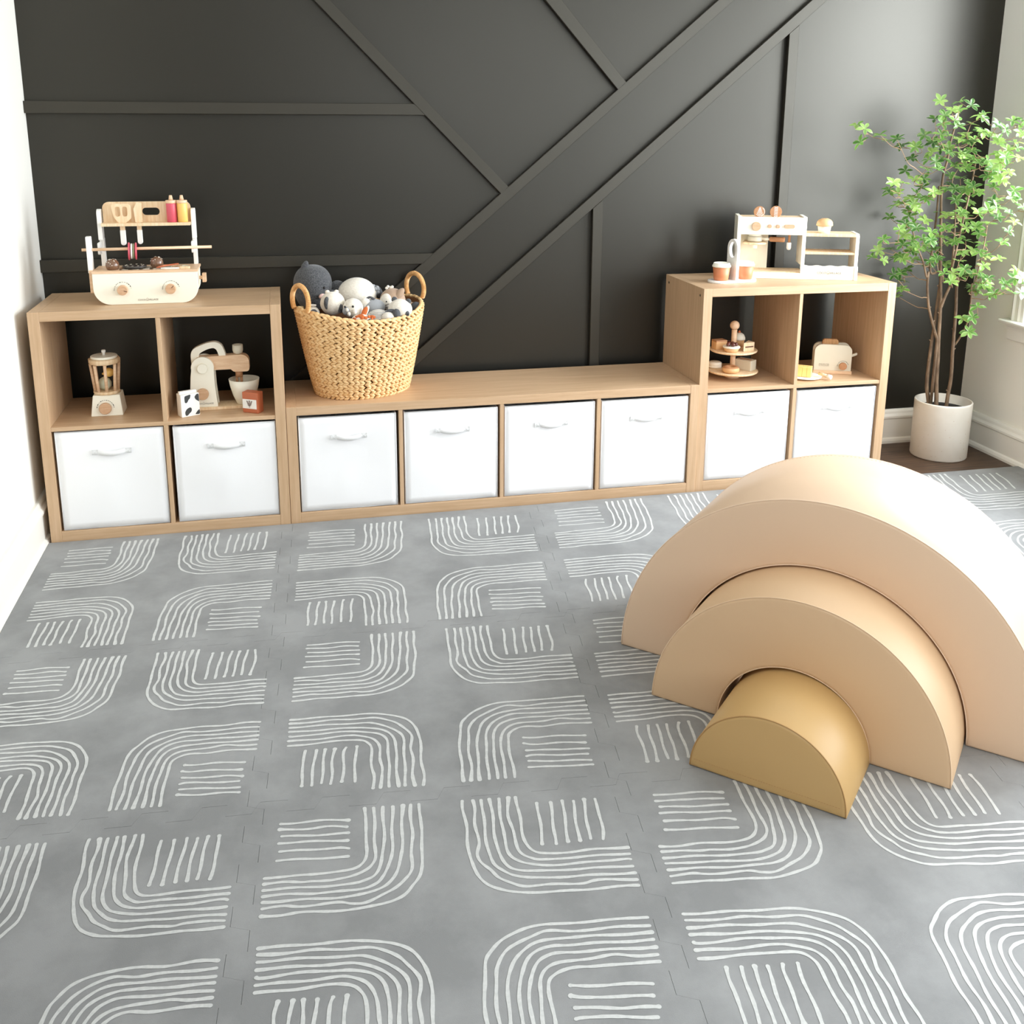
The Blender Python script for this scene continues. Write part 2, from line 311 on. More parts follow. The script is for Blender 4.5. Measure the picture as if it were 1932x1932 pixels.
STROKES = [[[0.315,0.047],[0.315,0.109],[0.318,0.179],[0.316,0.242],[0.304,0.278],[0.281,0.297],[0.239,0.303],[0.165,0.302],[0.112,0.306],[0.065,0.304]],[[0.339,0.049],[0.338,0.163],[0.339,0.246],[0.33,0.282],[0.311,0.307],[0.279,0.325],[0.233,0.331],[0.184,0.33],[0.154,0.332],[0.108,0.324],[0.065,0.325]],[[0.362,0.048],[0.362,0.142],[0.361,0.216],[0.352,0.281],[0.337,0.323],[0.314,0.342],[0.277,0.354],[0.175,0.352],[0.113,0.35],[0.064,0.349]],[[0.387,0.05],[0.384,0.146],[0.381,0.234],[0.372,0.294],[0.355,0.337],[0.334,0.361],[0.29,0.377],[0.199,0.377],[0.13,0.373],[0.064,0.373]],[[0.413,0.049],[0.409,0.15],[0.405,0.247],[0.394,0.311],[0.373,0.354],[0.348,0.379],[0.309,0.395],[0.245,0.4],[0.154,0.397],[0.065,0.395]],[[0.435,0.048],[0.433,0.129],[0.434,0.179],[0.43,0.252],[0.427,0.312],[0.41,0.351],[0.386,0.383],[0.354,0.403],[0.313,0.425],[0.279,0.427],[0.245,0.419],[0.155,0.421],[0.118,0.416],[0.065,0.419]],[[0.458,0.049],[0.457,0.123],[0.459,0.189],[0.455,0.256],[0.448,0.339],[0.427,0.381],[0.404,0.411],[0.363,0.433],[0.302,0.447],[0.223,0.447],[0.155,0.444],[0.111,0.447],[0.064,0.446]],[[0.096,0.087],[0.12,0.087],[0.193,0.085],[0.271,0.092]],[[0.094,0.111],[0.169,0.116],[0.218,0.114],[0.267,0.121]],[[0.1,0.14],[0.17,0.145],[0.271,0.149]],[[0.094,0.167],[0.171,0.171],[0.269,0.178]],[[0.098,0.202],[0.172,0.205],[0.243,0.206],[0.272,0.214]],[[0.092,0.238],[0.163,0.241],[0.27,0.246]],[[0.571,0.051],[0.57,0.087],[0.573,0.17],[0.572,0.238],[0.574,0.3],[0.585,0.352],[0.607,0.395],[0.639,0.422],[0.674,0.436],[0.747,0.443],[0.819,0.447],[0.88,0.445],[0.962,0.447]],[[0.597,0.053],[0.6,0.098],[0.596,0.163],[0.599,0.233],[0.593,0.278],[0.6,0.312],[0.618,0.343],[0.635,0.376],[0.665,0.398],[0.701,0.416],[0.774,0.418],[0.834,0.422],[0.872,0.416],[0.962,0.424]],[[0.621,0.054],[0.62,0.113],[0.619,0.189],[0.62,0.267],[0.628,0.32],[0.652,0.351],[0.68,0.374],[0.728,0.389],[0.826,0.394],[0.962,0.4]],[[0.643,0.053],[0.643,0.139],[0.642,0.235],[0.647,0.292],[0.663,0.333],[0.687,0.352],[0.73,0.363],[0.804,0.367],[0.961,0.373]],[[0.665,0.054],[0.664,0.148],[0.665,0.234],[0.671,0.286],[0.688,0.315],[0.713,0.333],[0.757,0.344],[0.856,0.346],[0.943,0.344],[0.961,0.348]],[[0.69,0.053],[0.684,0.13],[0.688,0.19],[0.692,0.249],[0.7,0.286],[0.721,0.31],[0.749,0.322],[0.834,0.322],[0.962,0.325]],[[0.711,0.054],[0.712,0.129],[0.712,0.21],[0.72,0.264],[0.737,0.291],[0.767,0.299],[0.824,0.3],[0.887,0.298],[0.962,0.3]],[[0.763,0.087],[0.761,0.16],[0.757,0.26]],[[0.798,0.089],[0.794,0.155],[0.792,0.229],[0.789,0.263]],[[0.83,0.086],[0.825,0.16],[0.821,0.258]],[[0.856,0.091],[0.852,0.176],[0.849,0.258]],[[0.884,0.088],[0.88,0.164],[0.876,0.254]],[[0.912,0.09],[0.915,0.149],[0.914,0.208],[0.907,0.26]],[[0.064,0.557],[0.139,0.558],[0.21,0.558],[0.293,0.56],[0.34,0.566],[0.382,0.583],[0.419,0.613],[0.445,0.662],[0.453,0.714],[0.454,0.771],[0.454,0.847],[0.457,0.912],[0.455,0.958]],[[0.064,0.58],[0.147,0.581],[0.199,0.579],[0.258,0.583],[0.316,0.586],[0.351,0.599],[0.386,0.622],[0.408,0.656],[0.428,0.697],[0.43,0.731],[0.426,0.771],[0.429,0.823],[0.427,0.9],[0.43,0.957]],[[0.064,0.603],[0.176,0.604],[0.281,0.61],[0.316,0.617],[0.358,0.64],[0.389,0.672],[0.404,0.71],[0.406,0.78],[0.405,0.859],[0.405,0.953]],[[0.064,0.628],[0.177,0.63],[0.258,0.632],[0.293,0.637],[0.334,0.653],[0.364,0.679],[0.381,0.719],[0.382,0.776],[0.382,0.855],[0.384,0.954]],[[0.065,0.653],[0.081,0.656],[0.177,0.65],[0.247,0.652],[0.288,0.659],[0.33,0.676],[0.352,0.704],[0.359,0.741],[0.36,0.793],[0.36,0.89],[0.36,0.952]],[[0.064,0.678],[0.155,0.678],[0.235,0.674],[0.27,0.677],[0.309,0.695],[0.327,0.723],[0.334,0.757],[0.336,0.809],[0.341,0.853],[0.338,0.895],[0.336,0.954]],[[0.064,0.704],[0.156,0.701],[0.236,0.697],[0.279,0.703],[0.3,0.723],[0.31,0.757],[0.311,0.845],[0.316,0.895],[0.315,0.953]],[[0.116,0.736],[0.111,0.776],[0.113,0.835],[0.114,0.884],[0.112,0.914]],[[0.148,0.737],[0.144,0.788],[0.142,0.858],[0.14,0.915]],[[0.174,0.737],[0.172,0.793],[0.17,0.862],[0.169,0.908]],[[0.202,0.739],[0.197,0.808],[0.197,0.866],[0.195,0.915]],[[0.236,0.736],[0.23,0.762],[0.23,0.833],[0.227,0.909]],[[0.267,0.735],[0.264,0.779],[0.263,0.857],[0.262,0.914]],[[0.567,0.955],[0.567,0.88],[0.566,0.821],[0.572,0.721],[0.58,0.663],[0.597,0.631],[0.623,0.596],[0.66,0.572],[0.701,0.561],[0.767,0.558],[0.838,0.562],[0.909,0.558],[0.962,0.563]],[[0.589,0.955],[0.593,0.884],[0.592,0.817],[0.596,0.733],[0.602,0.688],[0.626,0.64],[0.656,0.612],[0.693,0.591],[0.727,0.58],[0.776,0.588],[0.823,0.587],[0.881,0.587],[0.961,0.589]],[[0.612,0.956],[0.614,0.868],[0.62,0.769],[0.627,0.713],[0.642,0.668],[0.67,0.636],[0.703,0.615],[0.75,0.607],[0.808,0.609],[0.962,0.615]],[[0.637,0.956],[0.641,0.852],[0.645,0.765],[0.654,0.713],[0.672,0.669],[0.7,0.643],[0.736,0.631],[0.771,0.632],[0.828,0.634],[0.961,0.639]],[[0.661,0.956],[0.663,0.856],[0.665,0.776],[0.675,0.72],[0.694,0.681],[0.719,0.663],[0.745,0.656],[0.791,0.657],[0.86,0.659],[0.962,0.663]],[[0.685,0.956],[0.685,0.878],[0.687,0.8],[0.691,0.747],[0.705,0.712],[0.73,0.691],[0.765,0.683],[0.822,0.682],[0.869,0.677],[0.914,0.685],[0.961,0.688]],[[0.709,0.958],[0.709,0.882],[0.708,0.803],[0.712,0.747],[0.726,0.724],[0.75,0.709],[0.778,0.705],[0.819,0.71],[0.888,0.707],[0.961,0.712]],[[0.756,0.763],[0.789,0.767],[0.856,0.769],[0.933,0.777]],[[0.753,0.794],[0.78,0.802],[0.851,0.805],[0.927,0.814]],[[0.757,0.829],[0.846,0.84],[0.89,0.841],[0.933,0.848]],[[0.754,0.86],[0.773,0.858],[0.842,0.866],[0.925,0.875]],[[0.757,0.886],[0.838,0.895],[0.93,0.905]],[[0.754,0.914],[0.813,0.921],[0.877,0.924],[0.931,0.929]]]
# ------------------------------------------------------------------ camera
cam_d = bpy.data.cameras.new('camera'); cam = bpy.data.objects.new('camera', cam_d); COL.objects.link(cam)
R_ = Vector((0.9753720494, -0.2205025973, 0.0052886489)); U_ = Vector((0.0463480011, 0.2283403356, 0.9724775339)); B_ = Vector((-0.2156414339, -0.9482822869, 0.2329366357))
mw = Matrix.Identity(4)
for i in range(3): mw[i][0] = R_[i]; mw[i][1] = U_[i]; mw[i][2] = B_[i]
mw[0][3], mw[1][3], mw[2][3] = 0.785882, -3.289544, 1.340827
cam.matrix_world = mw
cam_d.sensor_width = 36.0; cam_d.sensor_fit = 'HORIZONTAL'; cam_d.lens = 1890.44/1932*36.0
cam_d.shift_x = (966-965.57)/1932; cam_d.shift_y = -(966-682.17)/1932
cam_d.clip_start = 0.05; cam_d.clip_end = 60
SC.camera = cam

# ------------------------------------------------------------------ room shell
XL, XR, YB, YF, ZC, ZF = -0.0375, 3.6625, 0.43, -5.2, 2.7, -0.012
def setting(o, label, cat): return tag(o, label, cat, kind='structure')
b = MB().box(XL-0.12, XR+0.12, YF-0.12, YB+0.12, ZF-0.1, ZF); setting(b.build('floor', 'floor'), 'dark brown wooden floor under the mat and planter', 'floor')
b = MB().box(XL-0.12, XR+0.12, YF-0.12, YB+0.12, ZC, ZC+0.1); setting(b.build('ceiling', 'ceil'), 'plain white ceiling above the room', 'ceiling')
b = MB().box(XL-0.12, XR+0.12, YB, YB+0.12, ZF, ZC); setting(b.build('wall_back', 'blackwall'), 'black painted feature wall behind the shelves', 'wall')
W4 = (-4.90, -3.45, 0.60, 2.25)  # opening for the added fill window
b = MB().box(XL-0.12, XL, W4[1], YB, ZF, ZC).box(XL-0.12, XL, YF, W4[0], ZF, ZC).box(XL-0.12, XL, W4[0], W4[1], ZF, W4[2]).box(XL-0.12, XL, W4[0], W4[1], W4[3], ZC); setting(b.build('wall_left', 'wall'), 'white wall at the left edge', 'wall')
W1 = (-1.30, 0.075, 0.570, 2.25); W2 = (-3.25, -1.80, 0.570, 2.25)
b = MB()
ys = [YF, W2[0], W2[1], W1[0], W1[1], YB]
for i in range(5):
    if i in (1, 3):
        b.box(XR, XR+0.12, ys[i], ys[i+1], ZF, 0.570); b.box(XR, XR+0.12, ys[i], ys[i+1], 2.25, ZC)
    else: b.box(XR, XR+0.12, ys[i], ys[i+1], ZF, ZC)
setting(b.build('wall_right', 'wall'), 'beige lit wall with window at the right edge', 'wall')
W3 = (1.60, 3.40, 0.95, 2.35)
b = MB().box(XL, W3[0], YF-0.12, YF, ZF, ZC).box(W3[1], XR, YF-0.12, YF, ZF, ZC).box(W3[0], W3[1], YF-0.12, YF, ZF, W3[2]).box(W3[0], W3[1], YF-0.12, YF, W3[3], ZC)
setting(b.build('wall_front', 'taupe'), 'taupe wall behind the camera with a wide window', 'wall')

# baseboards (profile: shoe, board, moulded cap)
def bbprof(h=0.137, z=ZF):
    return [(0, z), (0.030, z), (0.030, z+0.010), (0.026, z+0.019), (0.019, z+0.024), (0.019, z+0.106), (0.024, z+0.112), (0.024, z+0.120),
            (0.016, z+0.130), (0.014, z+0.140), (0.010, z+0.148), (0, z+0.148)]
P = bbprof()
b = MB().prism([(YB-u, w) for u, w in P], 'x', XL, XR); setting(b.build('baseboard_back', 'trimwhite'), 'moulded baseboard along the black wall, seen beside the planter', 'baseboard')
b = MB().prism([(XL+u, w) for u, w in P], 'y', YF, YB); setting(b.build('baseboard_left', 'trimwhite'), 'white moulded baseboard along the left wall', 'baseboard')
b = MB().prism([(XR-u, w) for u, w in P], 'y', YF, YB); setting(b.build('baseboard_right', 'trimwhite'), 'moulded baseboard along the right wall beside the planter', 'baseboard')

d_ = bpy.data.objects.new('added_door_1', None); COL.objects.link(d_); setting(d_, 'added unseen dark door in the left wall, dimming its reflection', 'door')  # added dark door, keeps the left wall's reflection on the black wall low
for k in range(2):
    y0 = -3.10+k*0.86
    b = MB().box(XL+0.0005, XL+0.020, y0, y0+0.85, ZF+0.150, 2.42)
    for z0, z1 in ((0.30, 0.95), (1.10, 2.25)): b.box(XL+0.0201, XL+0.027, y0+0.14, y0+0.71, z0, z1)
    p_ = b.build('added_door_leaf', 'added_doorwood', d_, bevel=0.003)
    MB().ball((XL+0.050, y0+(0.79 if k == 0 else 0.06), 1.02), 0.024).build('added_door_knob', 'metalhole', p_)
# boards on the black wall
YT = YB-0.024
def board(n, poly, label):
    o = MB().prism(poly, 'y', YT, YB-0.0002).build('trim_%d' % n, 'blacktrim', bevel=0.0012, bseg=1)
    return setting(o, label, 'wall trim')
s_ = 0.851
up = lambda x: 0.862+s_*(x-1.325)          # upper edge of the upper diagonal band
lo = lambda x: 0.488+0.8495*(x-1.254)      # upper edge of the lower diagonal band
vw = 0.040/math.cos(math.atan(s_))
xe = lambda f, z, d=0: (z+d)
def inv_up(z): return 1.325+(z-0.862)/s_
def inv_lo(z): return 1.254+(z-0.488)/0.8495
board(1, [(XL, 1.3595), (1.302, 1.3615), (1.2625, 1.4010), (XL, 1.3990)], 'upper horizontal black board meeting the long falling board')
board(2, [(XL, 0.8260), (1.2860, 0.8235), (1.3250, 0.8620), (XL, 0.8690)], 'lower horizontal black board behind the toy grill and basket')
dl = lambda z: 0.92+(1.744-z)/1.0106; dr = lambda z: 0.976+(1.746-z)/1.0126
board(3, [(dl(ZC), ZC), (1.583, 1.0775), (1.6105, 1.104), (dr(ZC), ZC)], 'long black board falling from the top to the rising band')
board(4, [(1.742-(ZC-1.769)/1.088, ZC), (2.0285, 1.4585), (2.0600, 1.4860), (1.811-(ZC-1.764)/1.1124, ZC)], 'short black board falling to the rising band at upper right')
board(5, [(inv_up(0.142), 0.142), (inv_up(0.142+vw), 0.142), (inv_up(ZC+vw), ZC), (inv_up(ZC), ZC)], 'upper of the two rising parallel black boards')
board(6, [(inv_lo(0.142), 0.142), (inv_lo(0.142+vw), 0.142), (inv_lo(ZC+vw), ZC), (inv_lo(ZC), ZC)], 'lower of the two rising parallel black boards')
board(7, [(1.942, 0.142), (1.981, 0.142), (1.981, lo(1.981)-vw), (1.942, lo(1.942)-vw)], 'upright black board standing between basket and right cube unit')
board(8, [(2.712, 0.142), (2.752, 0.142), (2.752, lo(2.752)-vw), (2.712, lo(2.712)-vw)], 'upright black board behind the toy coffee machine')

# windows
def window(n, y0, y1, z0, z1, label):
    r = bpy.data.objects.new('window_%d' % n, None); COL.objects.link(r); setting(r, label, 'window')
    cw = 0.082
    prof = [(0, 0), (0, 0.020), (0.010, 0.024), (0.018, 0.018), (0.032, 0.018), (0.040, 0.022), (0.050, 0.018), (0.066, 0.018), (0.074, 0.012), (cw, 0.012), (cw, 0)]
    b = MB()
    b.prism([(XR-d, y1+cw-u) for u, d in prof], 'z', z0, z1+cw)
    b.prism([(XR-d, y0-cw+u) for u, d in prof], 'z', z0, z1+cw)
    b.prism([(XR-d, z1+cw-u) for u, d in prof], 'y', y0-cw, y1+cw)
    b.build('casing', 'trimwhite', r)
    b = MB().prism([(XR+0.13, z0), (XR-0.045, z0), (XR-0.050, z0-0.004), (XR-0.050, z0-0.010), (XR-0.045, z0-0.014), (XR+0.13, z0-0.014)], 'y', y0-cw-0.035, y1+cw+0.035)
    b.build('sill', 'trimwhite', r)
    b = MB().prism([(XR, z0-0.0145), (XR-0.036, z0-0.0145), (XR-0.032, z0-0.022), (XR-0.022, z0-0.030), (XR-0.018, z0-0.040), (XR-0.018, z0-0.078), (XR-0.010, z0-0.084), (XR, z0-0.084)], 'y', y0-cw-0.015, y1+cw+0.015)
    b.build('apron', 'trimwhite', r)
    b = MB(); xf0, xf1 = XR+0.03, XR+0.07; f = 0.045; zm = (z0+z1)/2
    b.box(xf0, xf1, y0, y0+f, z0, z1).box(xf0, xf1, y1-f, y1, z0, z1).box(xf0, xf1, y0+f, y1-f, z0, z0+f).box(xf0, xf1, y0+f, y1-f, z1-f, z1).box(xf0, xf1, y0+f, y1-f, zm-0.02, zm+0.02)
    b.build('sash', 'trimwhite', r)
    MB().box(XR+0.048, XR+0.052, y0+f, y1-f, z0+f, zm-0.02).build('pane', 'glass', r)
    MB().box(XR+0.048, XR+0.052, y0+f, y1-f, zm+0.02, z1-f).build('pane', 'glass', r)
    return r
window(1, *W1, 'white cased window on the right wall behind the potted tree')
window(2, *W2, 'white cased window on the right wall nearer the camera')
r = bpy.data.objects.new('window_3', None); COL.objects.link(r); setting(r, 'wide window behind the camera', 'window')
x0, x1, z0, z1 = W3; f = 0.05
b = MB().box(x0, x0+f, YF-0.09, YF-0.03, z0, z1).box(x1-f, x1, YF-0.09, YF-0.03, z0, z1).box(x0+f, x1-f, YF-0.09, YF-0.03, z0, z0+f).box(x0+f, x1-f, YF-0.09, YF-0.03, z1-f, z1)
b.box((x0+x1)/2-0.03, (x0+x1)/2+0.03, YF-0.09, YF-0.03, z0+f, z1-f).build('sash', 'trimwhite', r)
MB().box(x0+f, (x0+x1)/2-0.03, YF-0.062, YF-0.058, z0+f, z1-f).build('pane', 'glass', r)
MB().box((x0+x1)/2+0.03, x1-f, YF-0.062, YF-0.058, z0+f, z1-f).build('pane', 'glass', r)

r = bpy.data.objects.new('window_4', None); COL.objects.link(r); setting(r, 'added unseen fill window in the left wall behind the camera', 'window')  # added window, a fill source for left-facing faces and the right wall
y0, y1, z0, z1 = W4
b = MB().box(XL-0.09, XL+0.02, y0, y0+f, z0, z1).box(XL-0.09, XL+0.02, y1-f, y1, z0, z1).box(XL-0.09, XL+0.02, y0+f, y1-f, z0, z0+f).box(XL-0.09, XL+0.02, y0+f, y1-f, z1-f, z1)
b.build('sash', 'trimwhite', r)
MB().box(XL-0.062, XL-0.058, y0+f, y1-f, z0+f, z1-f).build('pane', 'glass', r)

# ------------------------------------------------------------------ play mat tiles
def h4(q):
    """homography taking the unit square to quad q, returned as a function"""
    (x0, y0), (x1, y1), (x2, y2), (x3, y3) = q
    dx1, dx2, sx = x1-x2, x3-x2, x0-x1+x2-x3
    dy1, dy2, sy = y1-y2, y3-y2, y0-y1+y2-y3
    den = dx1*dy2-dx2*dy1
    g = (sx*dy2-dx2*sy)/den; h = (dx1*sy-sx*dy1)/den
    a, bb, c = x1-x0+g*x1, x3-x0+h*x3, x0
    d, e, ff = y1-y0+g*y1, y3-y0+h*y3, y0
    def fn(u, v):
        w = g*u+h*v+1
        return ((a*u+bb*v+c)/w, (d*u+e*v+ff)/w)
    return fn
NODE = [[(-0.0065, -0.003), (0.752, -0.003), (1.610, -0.003), (2.563, -0.003), (3.606, -0.003), (3.6305, -0.003)],
        [(-0.0065, -0.760), (0.720, -0.780), (1.508, -0.816), (2.391, -0.845), (3.362, -0.886), (3.6305, -0.896)],
        [(-0.0065, -1.434), (0.677, -1.476), (1.415, -1.545), (2.239, -1.620), (3.149, -1.688), (3.6305, -1.727)],
        [(-0.0065, -2.030), (0.638, -2.100), (1.338, -2.190), (2.115, -2.300), (2.960, -2.397), (3.6305, -2.480)],
        [(-0.0065, -2.572), (0.606, -2.672), (1.272, -2.780), (1.997, -2.900), (2.791, -3.030), (3.6305, -3.160)]]
def seam(p, q, off, n=6, amp=0.017):
    """jigsaw line from p to q, shifted by off to its left"""
    p, q = Vector(p), Vector(q); d = q-p; L = d.length; d = d/L; nn = Vector((-d.y, d.x))
    pts = [p+nn*off]
    for k in range(n):
        for a, b2, sgn in ((0.06, 0.5, 1), (0.5, 0.94, -1)):
            pts += [p+d*L*((k+a)/n)+nn*(off+amp*sgn), p+d*L*((k+b2)/n)+nn*(off+amp*sgn)]
    pts.append(q+nn*off)
    return pts
rn = random.Random(3)
rowname = ['back', 'second', 'third', 'fourth']; colname = ['first', 'second', 'third', 'fourth', 'fifth']
for j in range(4):
    for i in range(5):
        A, B, C, D = NODE[j][i], NODE[j][i+1], NODE[j+1][i+1], NODE[j+1][i]
        g = 0.00032; small = i == 4
        nt_ = 2 if small else 6
        top = [Vector(A), Vector(B)] if j == 0 else seam(A, B, -g, nt_)
        right = [Vector(B), Vector(C)] if i == 4 else seam(B, C, -g)
        bot = [Vector(C), Vector(D)] if j == 3 else seam(D, C, g, nt_)[::-1]
        left = [Vector(D), Vector(A)] if i == 0 else seam(A, D, g)[::-1]
        loop = []
        for side in (top, right, bot, left):
            for p in side:
                p = Vector((min(max(p.x, -0.0065), 3.6305), p.y))
                if not loop or (p-loop[-1]).length > 0.0004: loop.append(p)
        if (loop[0]-loop[-1]).length < 0.0004: loop.pop()
        m_ = MB().use('mat')
        T_ = [m_.v((p.x, p.y, 0.0)) for p in loop]; L_ = [m_.v((p.x, p.y, ZF+0.0003)) for p in loop]
        m_.face(T_); m_.face(L_[::-1])
        for k in range(len(loop)):
            k2 = (k+1) % len(loop); m_.face([T_[k], L_[k], L_[k2], T_[k2]])
        m_.use('stroke')
        key = '%d,%d' % (i-1, j)
        if key in FQ:
            fn = h4(FQ[key])
            for s in STROKES:
                P = [Vector((*fn(u, v), 0.0)) for u, v in s]
                if all(p.x > 3.61 for p in P): continue
                P = spline(P, 5); n = len(P); Lv = []; Rv = []
                ph = rn.uniform(0, 6); e0, e1 = rn.uniform(1.0, 1.5), rn.uniform(1.0, 1.5)
                acc = 0
                for k in range(n):
                    d = P[min(k+1, n-1)]-P[max(k-1, 0)]; d.normalize(); nn = Vector((-d.y, d.x, 0))
                    if k: acc += (P[k]-P[k-1]).length
                    w = 0.0031*(1+0.12*math.sin(acc*95+ph)+0.08*math.sin(acc*230+2*ph))
                    t0 = k/(n-1)
                    w *= 1+(e0-1)*max(0, 1-t0*12)+(e1-1)*max(0, 1-(1-t0)*12)
                    off = 0.0012*math.sin(acc*60+ph*1.7)
                    Lv.append(P[k]+nn*(off+w)); Rv.append(P[k]+nn*(off-w))
                d0 = (P[0]-P[1]).normalized(); d1 = (P[-1]-P[-2]).normalized()
                zz = 0.0005
                ok = [p.x < 3.612 and p.x > 0.006 for p in P]
                vl = [m_.v((p.x, p.y, zz)) for p in Lv]; vr = [m_.v((p.x, p.y, zz)) for p in Rv]
                for k in range(n-1):
                    if ok[k] and ok[k+1]: m_.face([vl[k], vr[k], vr[k+1], vl[k+1]])
                for e_, dd, okk in ((0, d0, ok[0]), (n-1, d1, ok[-1])):
                    if not okk: continue
                    c_ = (Lv[e_]+Rv[e_])*0.5; hv = (Lv[e_]-Rv[e_])*0.5; rr = hv.length
                    ring_ = [vl[e_]]+[m_.v((c_.x+hv.x*math.cos(a_)+dd.x*rr*math.sin(a_), c_.y+hv.y*math.cos(a_)+dd.y*rr*math.sin(a_), zz)) for a_ in (PI/5, 2*PI/5, 3*PI/5, 4*PI/5)]+[vr[e_]]
                    m_.face(ring_)
        bmesh.ops.delete(m_.bm, geom=[v for v in m_.bm.verts if not v.link_faces], context='VERTS')
        o = m_.build('play_mat_tile')
        tag(o, 'grey line-printed foam mat tile, %s row from shelves, %s from left wall' % (rowname[j], colname[i]), 'play mat tile', 'interlocking foam play mat tiles')
# ------------------------------------------------------------------ cube storage units
SD = 0.368   # depth
def cube_unit(name, label, cat, loc, W, H, cols, shelf):
    """panels: sides full height, top and bottom between them, dividers, optional middle shelf"""
    t = thing(name, label, cat, loc)
    zb = ZF; s = 0.0335; tp = 0.030; pb = 0.034; dv = 0.0135
    for x in (0, W-s):
        MB().box(x, x+s, 0, SD, zb, H).build('side_panel', 'oak_z', t, bevel=0.0008, bseg=1)
    MB().box(s, W-s, 0.0005, SD, H-tp, H-0.0003).build('top_panel', 'oak_x', t, bevel=0.0008, bseg=1)
    MB().box(s, W-s, 0.0005, SD, zb, pb).build('bottom_panel', 'oak_x', t, bevel=0.0008, bseg=1)
    levels = [(pb, H-tp)]
    if shelf:
        MB().box(s, W-s, 0.002, SD-0.004, shelf-0.0135, shelf).build('shelf', 'oak_x', t, bevel=0.0006, bseg=1)
        levels = [(pb, shelf-0.0135), (shelf, H-tp)]
    iw = (W-2*s-(cols-1)*dv)/cols
    for k in range(1, cols):
        x = s+k*iw+(k-1)*dv
        for z0, z1 in levels: MB().box(x, x+dv, 0.002, SD-0.004, z0, z1).build('divider', 'oak_z', t, bevel=0.0006, bseg=1)
    if shelf:
        for x, sg in ((0, -1), (W, 1)):
            for y in (0.032, SD-0.032):
                MB().lathe([(0.0045, 0), (0.0045, 0.0008), (0.003, 0.0009)], (x, y, H-0.028), 14, 'x') .build('fastener', 'metalhole', t) if sg > 0 else \
                    MB().lathe([(0.003, -0.0009), (0.0045, -0.0008), (0.0045, 0)], (x, y, H-0.028), 14, 'x').build('fastener', 'metalhole', t)
    return t, s, iw, dv
UL = (0.0, 0.0, 0.0); UB = (0.7640, 0.0035, 0.0); UR = (2.2390, 0.0094, 0.0)
tL, s, iwL, dv = cube_unit('cube_shelf', 'oak four-cube shelf unit beside the white wall, toy grill on top', 'shelf unit', UL, 0.7625, 0.760, 2, 0.387)
tB, s, iwB, dv = cube_unit('low_bench_shelf', 'long low oak four-bin bench shelf carrying the woven basket', 'bench', UB, 1.4740, 0.410, 4, None)
tR, s, iwR, dv = cube_unit('cube_shelf', 'oak four-cube shelf unit beside the potted tree, toy coffee machine on top', 'shelf unit', UR, 0.7715, 0.763, 2, 0.389)

